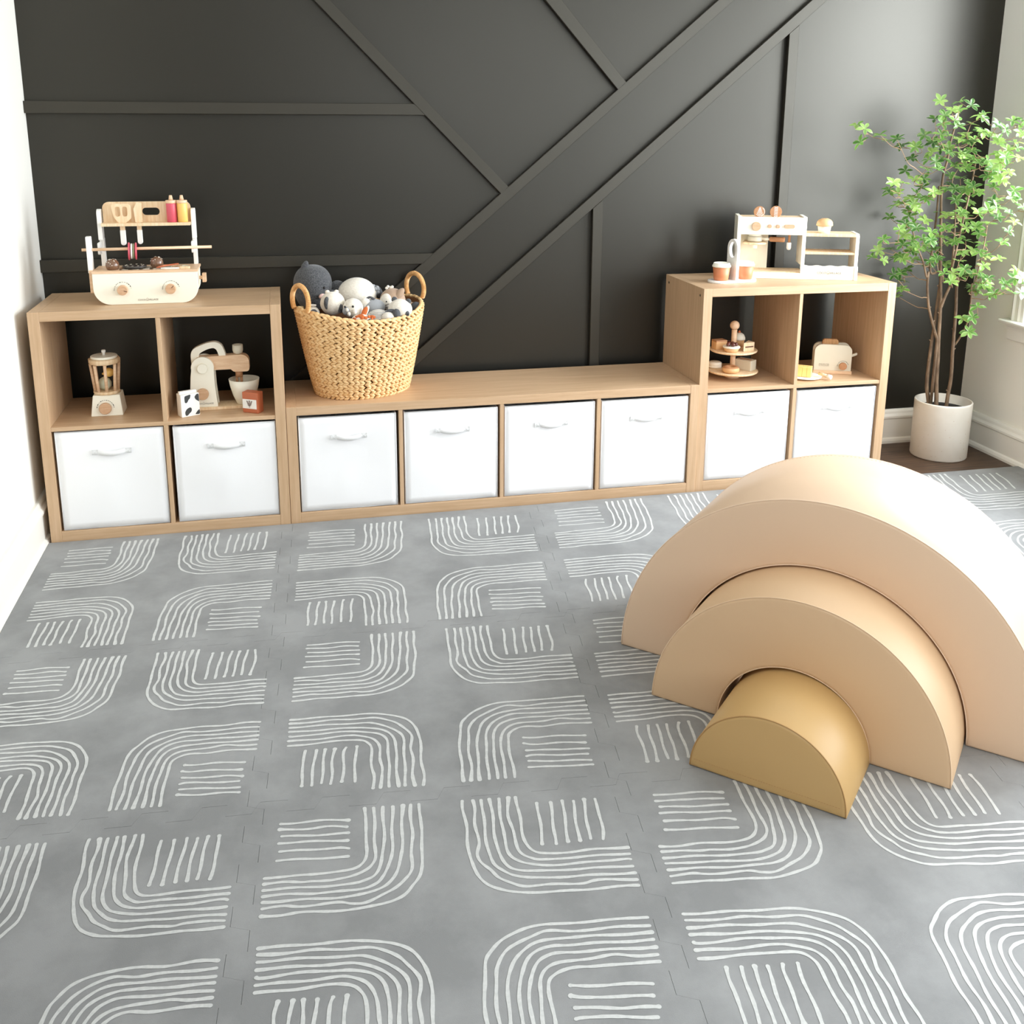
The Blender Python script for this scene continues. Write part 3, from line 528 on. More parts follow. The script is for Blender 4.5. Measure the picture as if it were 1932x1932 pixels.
# ------------------------------------------------------------------ fabric bins
def make_bin(w, h, label, seed):
    t = thing('fabric_bin', label, 'storage bin', group='white fabric bins in the shelf cubes')
    q = random.Random(seed); d = 0.335; nx, nz = 14, 14; th = 0.004
    b = MB()
    f1, f2, f3 = q.uniform(0, 6), q.uniform(0, 6), q.uniform(0.8, 1.3)
    def dy(u, v):
        e = math.sin(PI*u)*math.sin(PI*min(1, v*1.05))
        r_ = math.exp(-((u-0.55-0.35*(v-0.5)*f3)**2)/0.004)*0.6*(1-v)+math.exp(-((u-0.42+0.3*(v-0.5))**2)/0.006)*0.5*v
        return -e*(0.0035*math.sin(3.2*u+f1+2.0*v)+0.0025*math.sin(5*v+f2-3*u)+0.004*r_)
    G = [[b.v((w*i/nx, dy(i/nx, k/nz), h*k/nz)) for i in range(nx+1)] for k in range(nz+1)]
    for k in range(nz):
        for i in range(nx): b.face([G[k][i], G[k][i+1], G[k+1][i+1], G[k+1][i]], True)
    # sides, back, base and the inside of the open box
    L = lambda x, y, z: b.v((x, y, z))
    rim_o = [G[nz][i] for i in range(nx+1)]+[L(w, d, h), L(0, d, h)]
    base_o = [G[0][i] for i in range(nx+1)]+[L(w, d, 0), L(0, d, 0)]
    n = len(rim_o)
    c00, c01 = base_o[nx+1], base_o[nx+2]
    b.face([G[k][nx] for k in range(nz+1)]+[rim_o[nx+1], c00])
    b.face([c00, rim_o[nx+1], rim_o[nx+2], c01])
    b.face([c01, rim_o[nx+2]]+[G[k][0] for k in range(nz, -1, -1)])
    b.face(base_o[::-1])
    inr = [L(th, th, h), L(w-th, th, h), L(w-th, d-th, h), L(th, d-th, h)]
    inb = [L(th, th, th), L(w-th, th, th), L(w-th, d-th, th), L(th, d-th, th)]
    b.face([rim_o[i] for i in range(nx+1)]+[inr[1], inr[0]])
    b.face([rim_o[nx], rim_o[nx+1], inr[2], inr[1]]); b.face([rim_o[nx+1], rim_o[nx+2], inr[3], inr[2]]); b.face([rim_o[nx+2], rim_o[0], inr[0], inr[3]])
    for i in range(4): b.face([inr[i], inr[(i+1) % 4], inb[(i+1) % 4], inb[i]])
    b.face(inb)
    body = b.build('bin_body', 'bin', t)
    # sewn edge piping round the front
    e = MB(); r = 0.0015
    e.tube([(0.002, -0.0005, 0.002), (w-0.002, -0.0005, 0.002), (w-0.002, -0.0005, h-0.001), (0.002, -0.0005, h-0.001)], r, 6, closed=True)
    e.build('piping', 'bin_in', t)
    # strap handle: two sewn tabs and a loose band between them
    hx, hz = w*0.51, h*0.785; hw = 0.060
    b = MB(); path = []
    N = 22; sag = 0.0045+q.uniform(0, 0.002)
    for k in range(N+1):
        u = -1+2*k/N; a = abs(u)
        lift = 0 if a > 0.68 else 0.008*math.sin(PI*(1-(a/0.68))**0.7/2)
        zz = 0 if a > 0.68 else -sag*math.cos(a/0.68*PI/2)
        path.append((hx+u*hw, -0.0055-lift, hz+zz))
    V = [[b.v((x, y+o, z+k)) for o in (0, 0.0016) for k in (-0.0085, 0.0085)] for x, y, z in path]
    for A, B in zip(V, V[1:]):
        for i, j in ((0, 1), (1, 3), (3, 2), (2, 0)): b.face([A[i], A[j], B[j], B[i]], True)
    b.face(V[0]); b.face(V[-1][::-1])
    hd = b.build('handle', 'bin_in', t)
    for sg in (-1, 1):
        b = MB(); x0, x1 = sorted((hx+sg*hw*0.70, hx+sg*hw)); y = -0.0062; g = 0.0005; zb, zt = hz-0.0085, hz+0.0085
        for (ax, az), (bx, bz) in (((x0, zb), (x1, zb)), ((x1, zb), (x1, zt)), ((x1, zt), (x0, zt)), ((x0, zt), (x0, zb)), ((x0, zb), (x1, zt)), ((x0, zt), (x1, zb))):
            b.tube([(ax, y, az), (bx, y, bz)], g, 4)
        b.build('stitching', 'stitch', hd)
    return t
def put_bin(unit, k, iw, cell, wfrac, h, label, seed, dyy=0.006):
    x0 = unit[0]+s+k*(iw+dv); w = iw-cell
    t = make_bin(w, h, label, seed); t.location = (x0+cell*wfrac, unit[1]+dyy, 0.0345+0.0005)
put_bin(UL, 0, iwL, 0.010, 0.75, 0.334, 'white fabric bin below the toy blender, beside the white wall', 1)
put_bin(UL, 1, iwL, 0.014, 0.9, 0.331, 'white fabric bin below the toy stand mixer', 2)
lb = ['first white fabric bin from the left in the low bench, below the basket', 'second white fabric bin from the left in the low bench',
      'third white fabric bin from the left in the low bench', 'fourth white fabric bin in the low bench, next to the right cube unit']
for k in range(4): put_bin(UB, k, iwB, (0.012, 0.012, 0.010, 0.010)[k], (0.3, 0.35, 0.3, 0.4)[k], 0.3345, lb[k], 3+k)
put_bin(UR, 0, iwR, 0.016, 0.25, 0.331, 'white fabric bin below the toy cake stand', 8)
put_bin(UR, 1, iwR, 0.014, 0.3, 0.329, 'white fabric bin below the toy toaster, nearest the planter', 9)

# ------------------------------------------------------------------ nesting foam arches
YAW = -0.7680
def arch(name, label, cx, cy, ro, ri, D, m, sm):
    t = thing(name, label, 'play arch', (cx, cy, 0.0005), YAW)
    n = 64; e = 0.012
    def outline(ro_, ri_, zb):
        a0 = math.degrees(math.asin(zb/ro_)) if ro_ else 0
        O = arc(0, 0, ro_, a0, 180-a0, n)
        if ri_:
            a1 = math.degrees(math.asin(min(1, zb/ri_)))
            return O, arc(0, 0, ri_, 180-a1, a1, n)
        return O, None
    b = MB()
    # front face bulges softly: rings stepping from the edge inwards
    steps = [(0.0, 0.004), (0.003, 0.0012), (0.008, 0.0)]
    def ring(ins, y):
        O, I = outline(ro-ins, (ri+ins) if ri else 0, ins)
        P = O+(I if I else [])
        return [b.v((x, y, z)) for x, z in P]
    rings = [ring(i_, y_) for i_, y_ in reversed(steps)]+[ring(i_, D-y_) for i_, y_ in steps]
    N = len(rings[0])
    for A, B in zip(rings, rings[1:]):
        for k in range(N): b.face([A[k], A[(k+1) % N], B[(k+1) % N], B[k]])
    for R, flip in ((rings[0], False), (rings[-1], True)):
        if ri:
            O, I = R[:n+1], R[n+1:][::-1]
            for k in range(n): b.face([O[k], O[k+1], I[k+1], I[k]])
        else: b.face(R)
    o = b.build('cover', m, t)
    for f in o.data.polygons: f.use_smooth = True
    try: o.data.set_sharp_from_angle(angle=math.radians(50))
    except Exception: pass
    # sewn piping along the edges of front and back
    for y in (0.0022, D-0.0022):
        p = MB(); p.tube([(x, y, z) for x, z in arc(0, 0, ro-0.0008, 0.6, 179.4, 72)], 0.0014, 6)
        if ri: p.tube([(x, y, z) for x, z in arc(0, 0, ri+0.0008, 0.6, 179.4, 60)], 0.0014, 6)
        p.build('piping', sm, t)
    if not ri:  # stitched line along the lower edge of the half disc
        p = MB(); k = 0; x = -ro*0.94
        while x < ro*0.93:
            p.tube([(x, -0.0003, 0.020), (x+0.0035, -0.0003, 0.020)], 0.0006, 4); x += 0.0056
        p.build('stitching', sm, t)
    else:
        p = MB()
        for k in range(150):
            a = math.radians(2+176*k/150); a2 = a+math.radians(0.6)
            p.tube([((ro+0.0002)*math.cos(a), D-0.014, (ro+0.0002)*math.sin(a)), ((ro+0.0002)*math.cos(a2), D-0.014, (ro+0.0002)*math.sin(a2))], 0.0005, 4)
        p.build('stitching', sm, t)
    return t
arch('foam_arch', 'largest cream foam arch, outermost of the nested three', 1.961, -1.365, 0.500, 0.3395, 0.385, 'leather1', 'seam1')
arch('foam_arch', 'middle beige foam arch sliding out from under the largest arch', 1.836, -1.495, 0.3345, 0.170, 0.385, 'leather2', 'seam2')
arch('foam_half_disc', 'smallest tan solid foam half disc inside the middle arch', 1.698, -1.648, 0.1645, 0, 0.375, 'leather3', 'seam3')

# ------------------------------------------------------------------ toy grill on the left unit
ZL = 0.760
def logo(parent, x, y, z, w):
    """house mark with lettering either side, standing on a front face"""
    sz = w*0.150
    lettering('COCO', sz, 'logo', parent, (x-w*0.10, y, z), (PI/2, 0, 0), 'logo_lettering', 'RIGHT')
    lettering('VILLAGE', sz, 'logo', parent, (x+w*0.085, y, z), (PI/2, 0, 0), 'logo_lettering', 'LEFT')
    b = MB(); r = w*0.006; hw, hh = w*0.068, w*0.09; y2 = y-0.0002
    b.tube([(x-hw, y2, z-r), (x+hw, y2, z-r), (x+hw, y2, z+hh), (x, y2, z+hh*1.9), (x-hw, y2, z+hh)], r, 4, closed=True)
    b.tube([(x-hw*0.35, y2, z), (x-hw*0.35, y2, z+hh*0.7), (x+hw*0.35, y2, z+hh*0.7), (x+hw*0.35, y2, z)], r, 4)
    b.build('logo_house', 'logo', parent)
def dial(parent, x, z, y, r, R, name='dial_mark'):
    """thin dashed scale printed round a knob"""
    b = MB(); q = random.Random(int(x*1e4)); a = 172.0
    while a > 15:
        st = q.uniform(3, 15); a2 = max(a-st, 12); w = 0.00045+0.0007*q.random()*(1 if a < 120 else 0.4)
        P = arc(x, z, R-w, a, a2, 3)+arc(x, z, R+w, a2, a, 3)
        b.face([b.v((u, y, v)) for u, v in P]); a = a2-q.uniform(3, 7)
    o = arc(x-R*1.01, z+0.001, 0.0016, 0, 330, 12)
    b.tube([(u, y-0.0001, v) for u, v in o], 0.0003, 4)
    b.build(name, 'black', parent)
def knob(parent, x, z, y, r, d, m='knob', name='knob', pointer=None):
    o = MB().lathe([(r*0.94, -d), (r, -d+0.0015), (r, 0)], (x, y, z), 28, 'y').build(name, m, parent)
    if pointer is not None:
        a = math.radians(pointer); c, s2 = math.cos(a), math.sin(a)
        MB().tube([(x+c*r*0.3, y-d-0.0003, z+s2*r*0.3), (x+c*r*0.97, y-d-0.0003, z+s2*r*0.97)], 0.0010, 5).build('pointer', 'choco', o)
    return o
GR = thing('toy_grill', 'cream wooden toy barbecue grill with two knobs on the left cube unit', 'toy grill', (0.3435, 0.094, ZL))
gd = 0.138
MB().prism(rrect(-0.161, 0.161, 0.0, 0.101, (0.052, 0.052, 0.002, 0.002), 8), 'y', 0, 0.012).build('front_panel', 'cream', GR, bevel=0.0012)
MB().prism(rrect(-0.159, 0.159, 0.0, 0.101, (0.052, 0.052, 0.002, 0.002), 8), 'y', gd-0.012, gd).build('back_panel', 'cream', GR, bevel=0.0012)
b = MB()
hull = rrect(-0.155, 0.155, 0.003, 0.100, (0.050, 0.050, 0.001, 0.001), 8); inn = rrect(-0.145, 0.145, 0.010, 0.0995, (0.045, 0.045, 0.0005, 0.0005), 8)
b.ringprism(hull, inn, 'y', 0.012, gd-0.012).build('tub', 'creamgrey', GR)
# top frame and grate slats
MB().box(-0.162, 0.162, -0.001, 0.024, 0.101, 0.1085).box(-0.162, 0.162, gd-0.022, gd+0.001, 0.101, 0.1085).box(-0.162, -0.085, 0.024, gd-0.022, 0.101, 0.1085).box(0.092, 0.162, 0.024, gd-0.022, 0.101, 0.1085).build('top_frame', 'beech', GR, bevel=0.0008, bseg=1)
b = MB()
for x in (-0.068, -0.036, -0.004, 0.028, 0.060): b.box(x-0.007, x+0.011, 0.024, gd-0.022, 0.102, 0.1075)
b.build('grate', 'creamgrey', GR)
MB().box(-0.140, 0.140, 0.014, gd-0.014, 0.078, 0.082).build('dark_inset', 'darkgrey', GR)  # dark inset sheet behind the gaps of the grate
knob(GR, -0.0720, 0.0478, 0.0, 0.0160, 0.014, pointer=-18); knob(GR, 0.0755, 0.0478, 0.0, 0.0160, 0.014, pointer=48)
dial(GR, -0.0715, 0.0470, -0.0003, 0.016, 0.0262); dial(GR, 0.0762, 0.0470, -0.0003, 0.016, 0.0262)
logo(GR, 0.0008, -0.0003, 0.0110, 0.052)
# rack: side posts, back board with cut-out, shelf
def post(x0, x1, dx):
    b = MB(); y = gd-0.004
    prof = rrect(y-0.020, y+0.018, 0.195, 0.296, (0.004, 0.004, 0.017, 0.017), 7)
    b.prism(prof, 'x', x0+dx, x1+dx)
    b.prism([(y-0.006, 0.1085), (y+0.018, 0.1085), (y+0.018, 0.200), (y-0.006, 0.200)], 'x', x0, x1)
    b.prism(rrect(y-0.052, y+0.012, 0.152, 0.190, 0.006, 4), 'x', x0-0.001, x0+0.006)
    return b.build('rack_post', 'whitewood', GR, bevel=0.001)
post(-0.150, -0.1365, -0.001); post(0.1415, 0.1545, 0.001)
bo = rrect(-0.1345, 0.1415, 0.2445, 0.3180, (0.001, 0.001, 0.020, 0.020), 6)
ho = rrect(-0.0115, 0.0435, 0.2735, 0.2980, 0.0118, 6)
b = MB().ringprism(bo, ho, 'y', gd-0.004, gd+0.006); b.build('rack_board', 'pine', GR)
b = MB().box(-0.1350, 0.1410, gd-0.050, gd-0.0345, 0.2425, 0.2520).box(-0.1350, 0.1410, gd-0.0215, gd-0.004, 0.2425, 0.2520)
for xa, xb in ((-0.1350, -0.0825), (-0.0635, -0.0310), (-0.0125, 0.1410)): b.box(xa, xb, gd-0.0345, gd-0.0215, 0.2425, 0.2520)
b.build('rack_shelf', 'pine', GR)
# left front upright carrying the spit, ribbed rod below it, right side knob
MB().prism(rrect(0.030, 0.060, 0.100, 0.2165, (0.001, 0.001, 0.006, 0.006), 4), 'x', -0.1765, -0.1625).build('spit_post', 'whitewood', GR, bevel=0.001)
MB().prism(rrect(0.028, 0.062, 0.035, 0.110, 0.003, 3), 'x', -0.1745, -0.1622).build('spit_post_foot', 'beech', GR, bevel=0.0008)
b = MB()
for k in range(4): b.lathe([(0.0, -0.010), (0.006, -0.009), (0.0095, 0), (0.006, 0.009), (0.0, 0.010)], (-0.1690, 0.075, 0.090-k*0.0175), 16)
b.build('ribbed_rod', 'beech', GR)
MB().lathe([(0.006, 0), (0.006, 0.012)], (0.161, 0.062, 0.0725), 14, 'x').prism(rrect(0.047, 0.077, 0.058, 0.087, 0.003, 3), 'x', 0.1712, 0.1832).build('side_handle', 'beech', GR, bevel=0.001)
b = MB().cyl((-0.1930, 0.046, 0.1735), (0.2050, 0.086, 0.1705), 0.0048, seg=14); b.build('spit_rod', 'beech', GR)
# food slices threaded on the spit
sx = lambda x: (x, 0.046+(x+0.193)*0.1005, 0.1735-(x+0.193)*0.0075-0.008)
for x, m, r, lab, cat in ((-0.0520, 'red', 0.0290, 'red round food slice at the left of the toy grill spit stack', 'toy food slice'), (-0.0445, 'whitewood', 0.0255, 'white round food slice on the toy grill spit', 'toy food slice'),
                     (-0.0380, 'olive', 0.0250, 'olive green round food slice on the toy grill spit', 'toy food slice'), (-0.0310, 'red', 0.0280, 'red round food slice at the right of the toy grill spit stack', 'toy food slice')):
    p = sx(x); o = bpy.data.objects
    t = MB().lathe([(0.0050, -0.0022), (r*0.95, -0.0026), (r, 0), (r*0.95, 0.0026), (0.0050, 0.0022)], (0, 0, 0), 26, 'x')
    ob = t.build('food_slice', m); ob.location = (0.3435+p[0], 0.094+p[1], ZL+p[2]); ob.rotation_euler = (0.25, 0.04, 0.10)
    tag(ob, lab, cat, 'slices on the toy spit')
# utensils hanging through the rack shelf
def g3(x, y, z): return (0.3435+x, 0.094+y, ZL+z)
t = thing('toy_spatula', 'pale wooden slotted toy spatula leaning on the grill rack', 'toy utensil', g3(-0.0730, gd-0.028, -0.0015), 0.0)
O = [(-0.0085, 0.2500), (0.0085, 0.2500), (0.0300, 0.2680), (0.0305, 0.3080), (0.0240, 0.3160), (-0.0240, 0.3160), (-0.0310, 0.3080), (-0.0230, 0.2700)]
def resample(P, n):
    L = [0]; Q = [Vector(p) for p in P]; Q.append(Q[0])
    for a, c in zip(Q, Q[1:]): L.append(L[-1]+(c-a).length)
    out = []
    for k in range(n):
        d = L[-1]*k/n; i = max(j for j in range(len(L)-1) if L[j] <= d+1e-9)
        f = (d-L[i])/max(1e-9, L[i+1]-L[i]); out.append(tuple(Q[i].lerp(Q[i+1], f)))
    return out
b = MB()
sl1 = rrect(-0.0190, -0.0030, 0.2740, 0.3060, 0.0065, 5); sl2 = rrect(0.0030, 0.0190, 0.2740, 0.3060, 0.0065, 5)
lp = [(-0.0085, 0.2500), (0.0, 0.2500), (0.0, 0.3160), (-0.0240, 0.3160), (-0.0310, 0.3080), (-0.0230, 0.2700)]
rp = [(0.0, 0.2500), (0.0085, 0.2500), (0.0300, 0.2680), (0.0305, 0.3080), (0.0240, 0.3160), (0.0, 0.3160)]
for H_, Pp, c in ((sl1, lp, (-0.012, 0.29)), (sl2, rp, (0.012, 0.29))):
    # match the hole and outline by angle around the slot centre
    nn = 40; ring_o = []; ring_i = []
    def hit(poly, a):
        d = Vector((math.cos(a), math.sin(a))); best = None
        for k in range(len(poly)):
            p, q = Vector(poly[k])-Vector(c), Vector(poly[(k+1) % len(poly)])-Vector(c)
            e = q-p; den = d.x*e.y-d.y*e.x
            if abs(den) < 1e-12: continue
            tt = (p.x*e.y-p.y*e.x)/den; u = (p.x*d.y-p.y*d.x)/den
            if tt > 0 and -1e-6 <= u <= 1+1e-6: best = tt if best is None else min(best, tt)
        return (c[0]+d.x*best, c[1]+d.y*best)
    for k in range(nn):
        a = 2*PI*k/nn+0.01; ring_o.append(hit(Pp, a)); ring_i.append(hit(H_, a))
    b.ringprism(ring_o, ring_i, 'y', -0.003, 0.003)
b.build('blade', 'pine', t)
MB().prism(rrect(-0.0075, 0.0075, 0.222, 0.2510, 0.002, 2), 'y', -0.004, 0.004).build('neck', 'pine', t)
MB().prism(rrect(-0.0085, 0.0085, 0.180, 0.2300, (0.008, 0.008, 0.002, 0.002), 5), 'y', -0.0055, 0.0055).build('handle', 'whitewood', t, bevel=0.002)
t = thing('toy_turner', 'narrow pale wooden toy turner beside the slotted spatula', 'toy utensil', g3(-0.0215, gd-0.028, -0.0015))
MB().prism([(-0.010, 0.2540), (0.012, 0.2540), (0.0125, 0.3170), (-0.002, 0.3200), (-0.0135, 0.2980)], 'y', -0.004, 0.004).build('blade', 'pine', t, bevel=0.001)
MB().prism(rrect(-0.0065, 0.0075, 0.222, 0.2550, 0.002, 2), 'y', -0.004, 0.004).build('neck', 'pine', t)
MB().prism(rrect(-0.0075, 0.0085, 0.183, 0.2300, (0.008, 0.008, 0.002, 0.002), 5), 'y', -0.0055, 0.0055).build('handle', 'whitewood', t, bevel=0.002)
# squeeze bottles on the rack shelf
def bottle(x, m, lab):
    t = thing('toy_squeeze_bottle', lab, 'toy bottle', g3(x, gd-0.027, 0.2522), 0, 'toy sauce bottles')
    MB().lathe([(0.0150, 0), (0.0160, 0.001), (0.0166, 0.060), (0.0160, 0.0615)], (0, 0, 0), 26).build('bottle_body', m, t)
    MB().lathe([(0.0166, 0.0616), (0.0172, 0.0625), (0.0172, 0.0700), (0.0160, 0.0715)], (0, 0, 0), 26).build('cap', 'beech', t)
    MB().lathe([(0.0072, 0.0716), (0.0046, 0.0870), (0.0030, 0.0875)], (0, 0, 0), 18).build('nozzle', 'beech', t)
bottle(0.0835, 'red', 'raspberry red toy ketchup bottle on the grill rack'); bottle(0.1175, 'yellow', 'yellow toy mustard bottle on the grill rack')
# things lying on the grate
def bun(x, y, lab, seed):
    t = thing('toy_burger_bun', lab, 'toy bun', g3(x, y, 0.1087), 0, 'seeded toy buns')
    MB().lathe([(0.0150, 0), (0.0195, 0.004), (0.0212, 0.0125), (0.0198, 0.0215), (0.0150, 0.0295), (0.0075, 0.0340), (0, 0.0350)], (0, 0, 0), 28).build('bun_body', 'bun', t)
    q = random.Random(seed); b = MB()
    for k in range(26):
        a = q.uniform(0, 2*PI); e = q.uniform(0.1, 1.3)
        n = Vector((math.cos(a)*math.cos(e), math.sin(a)*math.cos(e), math.sin(e)))
        b.ball((n.x*0.0210, n.y*0.0210, 0.0130+n.z*0.0218), 0.0015, 1.0, 1.6, 0.8, 6, 4, rz=q.uniform(0, 3))
    b.build('seeds', 'sesame', t)
bun(-0.1035, 0.042, 'brown seeded toy bun at the left of the grill grate', 1); bun(0.0290, 0.075, 'brown seeded toy bun at the right of the grill grate', 2)
t = thing('toy_grill_patty', 'dark oval segmented toy patty lying on the grill grate', 'toy food', g3(-0.0400, 0.068, 0.1087))
MB().lathe([(0.030, 0), (0.0345, 0.003), (0.0345, 0.007), (0.030, 0.0095), (0.026, 0.0085), (0.0, 0.0085)], (0, 0, 0), 30, sx=1.1, sy=1.0).build('patty', 'darkgrey', t)
b = MB()
for k in range(10):
    a = 2*PI*k/10+0.2; b.ball((0.0255*math.cos(a)*1.1, 0.0255*math.sin(a), 0.0085), 0.0045, 1.0, 0.5, 0.35, 8, 5, rz=a+PI/2)
b.build('cream_marks', 'creamgrey', t)
t = thing('toy_tongs', 'dark red flat toy tongs lying on the grill top', 'toy utensil', g3(0.0, 0.0, 0.0))
b = MB(); pth = [(0.036, 0.040, 0.1115), (0.052, 0.052, 0.1135), (0.094, 0.098, 0.1130)]
for o_ in (-0.0018, 0.0018): b.tube([(x, y+o_*2, z+abs(o_)) for x, y, z in pth], [0.0022, 0.0030, 0.0018], 6)
b.ball((0.038, 0.042, 0.1122), 0.010, 1.0, 0.55, 0.28, 14, 8, rz=0.75).build('tongs_arm', 'rustdark', t)
t = thing('toy_knife', 'cream wooden toy knife lying at the front of the grill top', 'toy utensil', g3(0.0, 0.0, 0.1087))
MB().prism([(0.045, 0.024), (0.060, 0.017), (0.105, 0.016), (0.105, 0.028), (0.062, 0.030)], 'z', 0.0, 0.005).build('blade', 'whitewood', t, bevel=0.001)
MB().prism(rrect(0.105, 0.137, 0.015, 0.029, 0.003, 3), 'z', 0.0, 0.008).build('handle', 'pine', t, bevel=0.001)
b = MB().tube([(0.118+0.010*math.cos(2*PI*k/24), 0.062+0.010*math.sin(2*PI*k/24), 0.1112) for k in range(24)], 0.0023, 8, closed=True)
o = b.build('toy_ring'); o.data.materials.append(M['creamgrey']) if not o.data.materials else None
o.data.materials.clear(); o.data.materials.append(M['green']); o.location = (0.3435, 0.094, ZL); tag(o, 'small pale sage onion ring toy at the right of the grill top', 'toy food')
# ------------------------------------------------------------------ toys in the left unit
ZM = 0.387
BL = thing('toy_blender', 'cream and wood toy blender with slatted jar in the left cube unit', 'toy blender', (0.1875, 0.106, ZM))
b = MB(); lo_ = [(-0.050, 0.0), (0.050, 0.0), (0.050, 0.092), (-0.050, 0.092)]; hi_ = [(-0.0415, 0.010), (0.0430, 0.010), (0.0430, 0.082), (-0.0415, 0.082)]
A = [b.v((x, y, 0)) for x, y in lo_]; Bv = [b.v((x, y, 0.068)) for x, y in hi_]
b.face(A[::-1]); b.face(Bv)
for k in range(4): b.face([A[k], A[(k+1) % 4], Bv[(k+1) % 4], Bv[k]])
b.build('base', 'cream', BL, bevel=0.002)
kb = MB().lathe([(0.0175, -0.012), (0.0192, -0.010), (0.0192, 0.002)], (0, 0, 0), 28, 'y').build('knob', 'knob', BL); kb.location = (-0.0037, 0.0030, 0.0255); kb.rotation_euler = (-0.145, 0, 0)
b = MB(); o = None
holder = bpy.data.objects.new('dial_mark', bpy.data.meshes.new('dial_mark'))
q = random.Random(5); a = 175.0
while a > 5:
    a2 = max(a-q.uniform(4, 15), 3); w = 0.0005+0.0006*q.random()
    b.face([b.v((u, 0, v)) for u, v in arc(0, 0, 0.0268-w, a, a2, 3)+arc(0, 0, 0.0268+w, a2, a, 3)]); a = a2-q.uniform(3, 7)
o = b.build('dial_mark', 'black', BL); o.location = (-0.0037, 0.0033, 0.0255); o.rotation_euler = (-0.145, 0, 0)
bpy.data.objects.remove(holder)
cx, cy = -0.0015, 0.045
MB().lathe([(0.0385, 0.0682), (0.0425, 0.070), (0.0425, 0.0770), (0.0405, 0.0790)], (cx, cy, 0), 10).build('lower_ring', 'pine', BL)
MB().lathe([(0.044, 0.1700), (0.0500, 0.1720), (0.0505, 0.1860), (0.0480, 0.1880)], (cx, cy, 0), 10).build('upper_ring', 'pine', BL)
for k in range(8):
    a = 2*PI*k/8+0.16; c, s2 = math.cos(a), math.sin(a)
    MB().cyl((cx+0.0355*c, cy+0.0355*s2, 0.0785), (cx+0.0440*c, cy+0.0440*s2, 0.1705), 0.0052, seg=10).build('jar_slat', 'beech', BL)
lid = MB().lathe([(0.0415, 0.1882), (0.0420, 0.1895), (0.0420, 0.1950), (0.0405, 0.1965)], (cx, cy, 0), 30).build('lid', 'cream', BL)
MB().lathe([(0.0045, 0.1966), (0.0045, 0.2040), (0.0068, 0.2080), (0.0068, 0.2130), (0.0050, 0.2150)], (cx, cy, 0), 16).build('lid_knob', 'whitewood', lid)
def gB(x, y, z): return (0.1875+x, 0.106+y, ZM+z)
t = thing('toy_lemon', 'yellow toy lemon inside the toy blender jar', 'toy fruit', gB(0.0090, 0.045, 0.1375))
MB().ball((0, 0, 0), 0.0145, 1.15, 1, 1.05, 18, 12).build('fruit_body', 'yellow', t)
MB().ball((-0.0165, 0, -0.004), 0.0045, 1.2, 1, 1, 10, 8).build('fruit_tip', 'yellow', t)
t = thing('toy_pear', 'pale sage round toy fruit inside the toy blender jar', 'toy fruit', gB(-0.0060, 0.045, 0.0790))
MB().lathe([(0.0, 0.0), (0.011, 0.001), (0.0205, 0.012), (0.0215, 0.024), (0.0150, 0.037), (0.0065, 0.0430), (0, 0.0440)], (0, 0, 0), 22).build('fruit_body', 'green', t)

MX = thing('toy_stand_mixer', 'cream toy stand mixer with wooden arm in the left cube unit', 'toy mixer', (0.52, 0.115, ZM), -0.04)
wv = [(x, -0.004*math.sin((x+0.07)*34) if x < 0.16 else 0) for x in [(-0.0660+0.226*k/24) for k in range(25)]]
MB().prism([(x, y-0.004) for x, y in wv]+[(0.160, 0.075), (-0.066, 0.075)], 'z', 0, 0.0095).build('base_board', 'pine', MX, bevel=0.0008, bseg=1)
prof = [(-0.0680, 0.0096), (0.0205, 0.0096)]+[(0.0170, 0.045), (0.0145, 0.080), (0.0138, 0.115)]+arc(-0.0226, 0.1455, 0.0370, -8, 190, 16)+[(-0.0625, 0.115), (-0.0660, 0.075), (-0.0680, 0.040)]
MB().prism(prof, 'y', 0.000, 0.013).prism(prof, 'y', 0.050, 0.063).prism([(x*0.93-0.001, z) for x, z in prof[:5]]+[(0.006, 0.120), (-0.050, 0.120)]+[(-0.058, 0.08), (-0.062, 0.04)], 'y', 0.013, 0.050).build('body', 'cream', MX, bevel=0.0012)
arm = [(-0.045, 0.1330), (0.0680, 0.1345), (0.0760, 0.1265)]+rrect(0.080, 0.1290, 0.1250, 0.1835, (0.0005, 0.010, 0.024, 0.0005), 6)[1:-2]+[(-0.040, 0.1790), (-0.050, 0.165)]
MB().prism(arm, 'y', 0.0140, 0.0490).build('arm', 'beech', MX, bevel=0.0012)
ho = spline([(-0.0590, 0.1560, 0), (-0.0590, 0.1900, 0), (-0.0470, 0.2090, 0), (-0.0100, 0.2250, 0), (0.0200, 0.2290, 0), (0.0390, 0.2200, 0), (0.0480, 0.2030, 0), (0.0540, 0.1815, 0)], 5)
hi = spline([(-0.0340, 0.1560, 0), (-0.0345, 0.1780, 0), (-0.0300, 0.1910, 0), (-0.0080, 0.2035, 0), (0.0120, 0.2085, 0), (0.0215, 0.2050, 0), (0.0270, 0.1960, 0), (0.0310, 0.1805, 0)], 5)
b = MB(); n = len(ho)
V = [[b.v((p.x, y, p.y)) for p in L] for L in (ho, hi) for y in (0.018, 0.045)]
for k in range(n-1):
    b.face([V[0][k], V[0][k+1], V[2][k+1], V[2][k]]); b.face([V[1][k+1], V[1][k], V[3][k], V[3][k+1]])
    b.face([V[0][k+1], V[0][k], V[1][k], V[1][k+1]], True); b.face([V[2][k], V[2][k+1], V[3][k+1], V[3][k]], True)
for k in (0, n-1): b.face([V[0][k], V[1][k], V[3][k], V[2][k]])
b.build('carry_handle', 'cream', MX, bevel=0.0012)
MB().lathe([(0.0158, -0.010), (0.0168, -0.008), (0.0168, 0)], (-0.0222, 0, 0.1445), 28, 'y').build('pivot_cap', 'cream', MX)
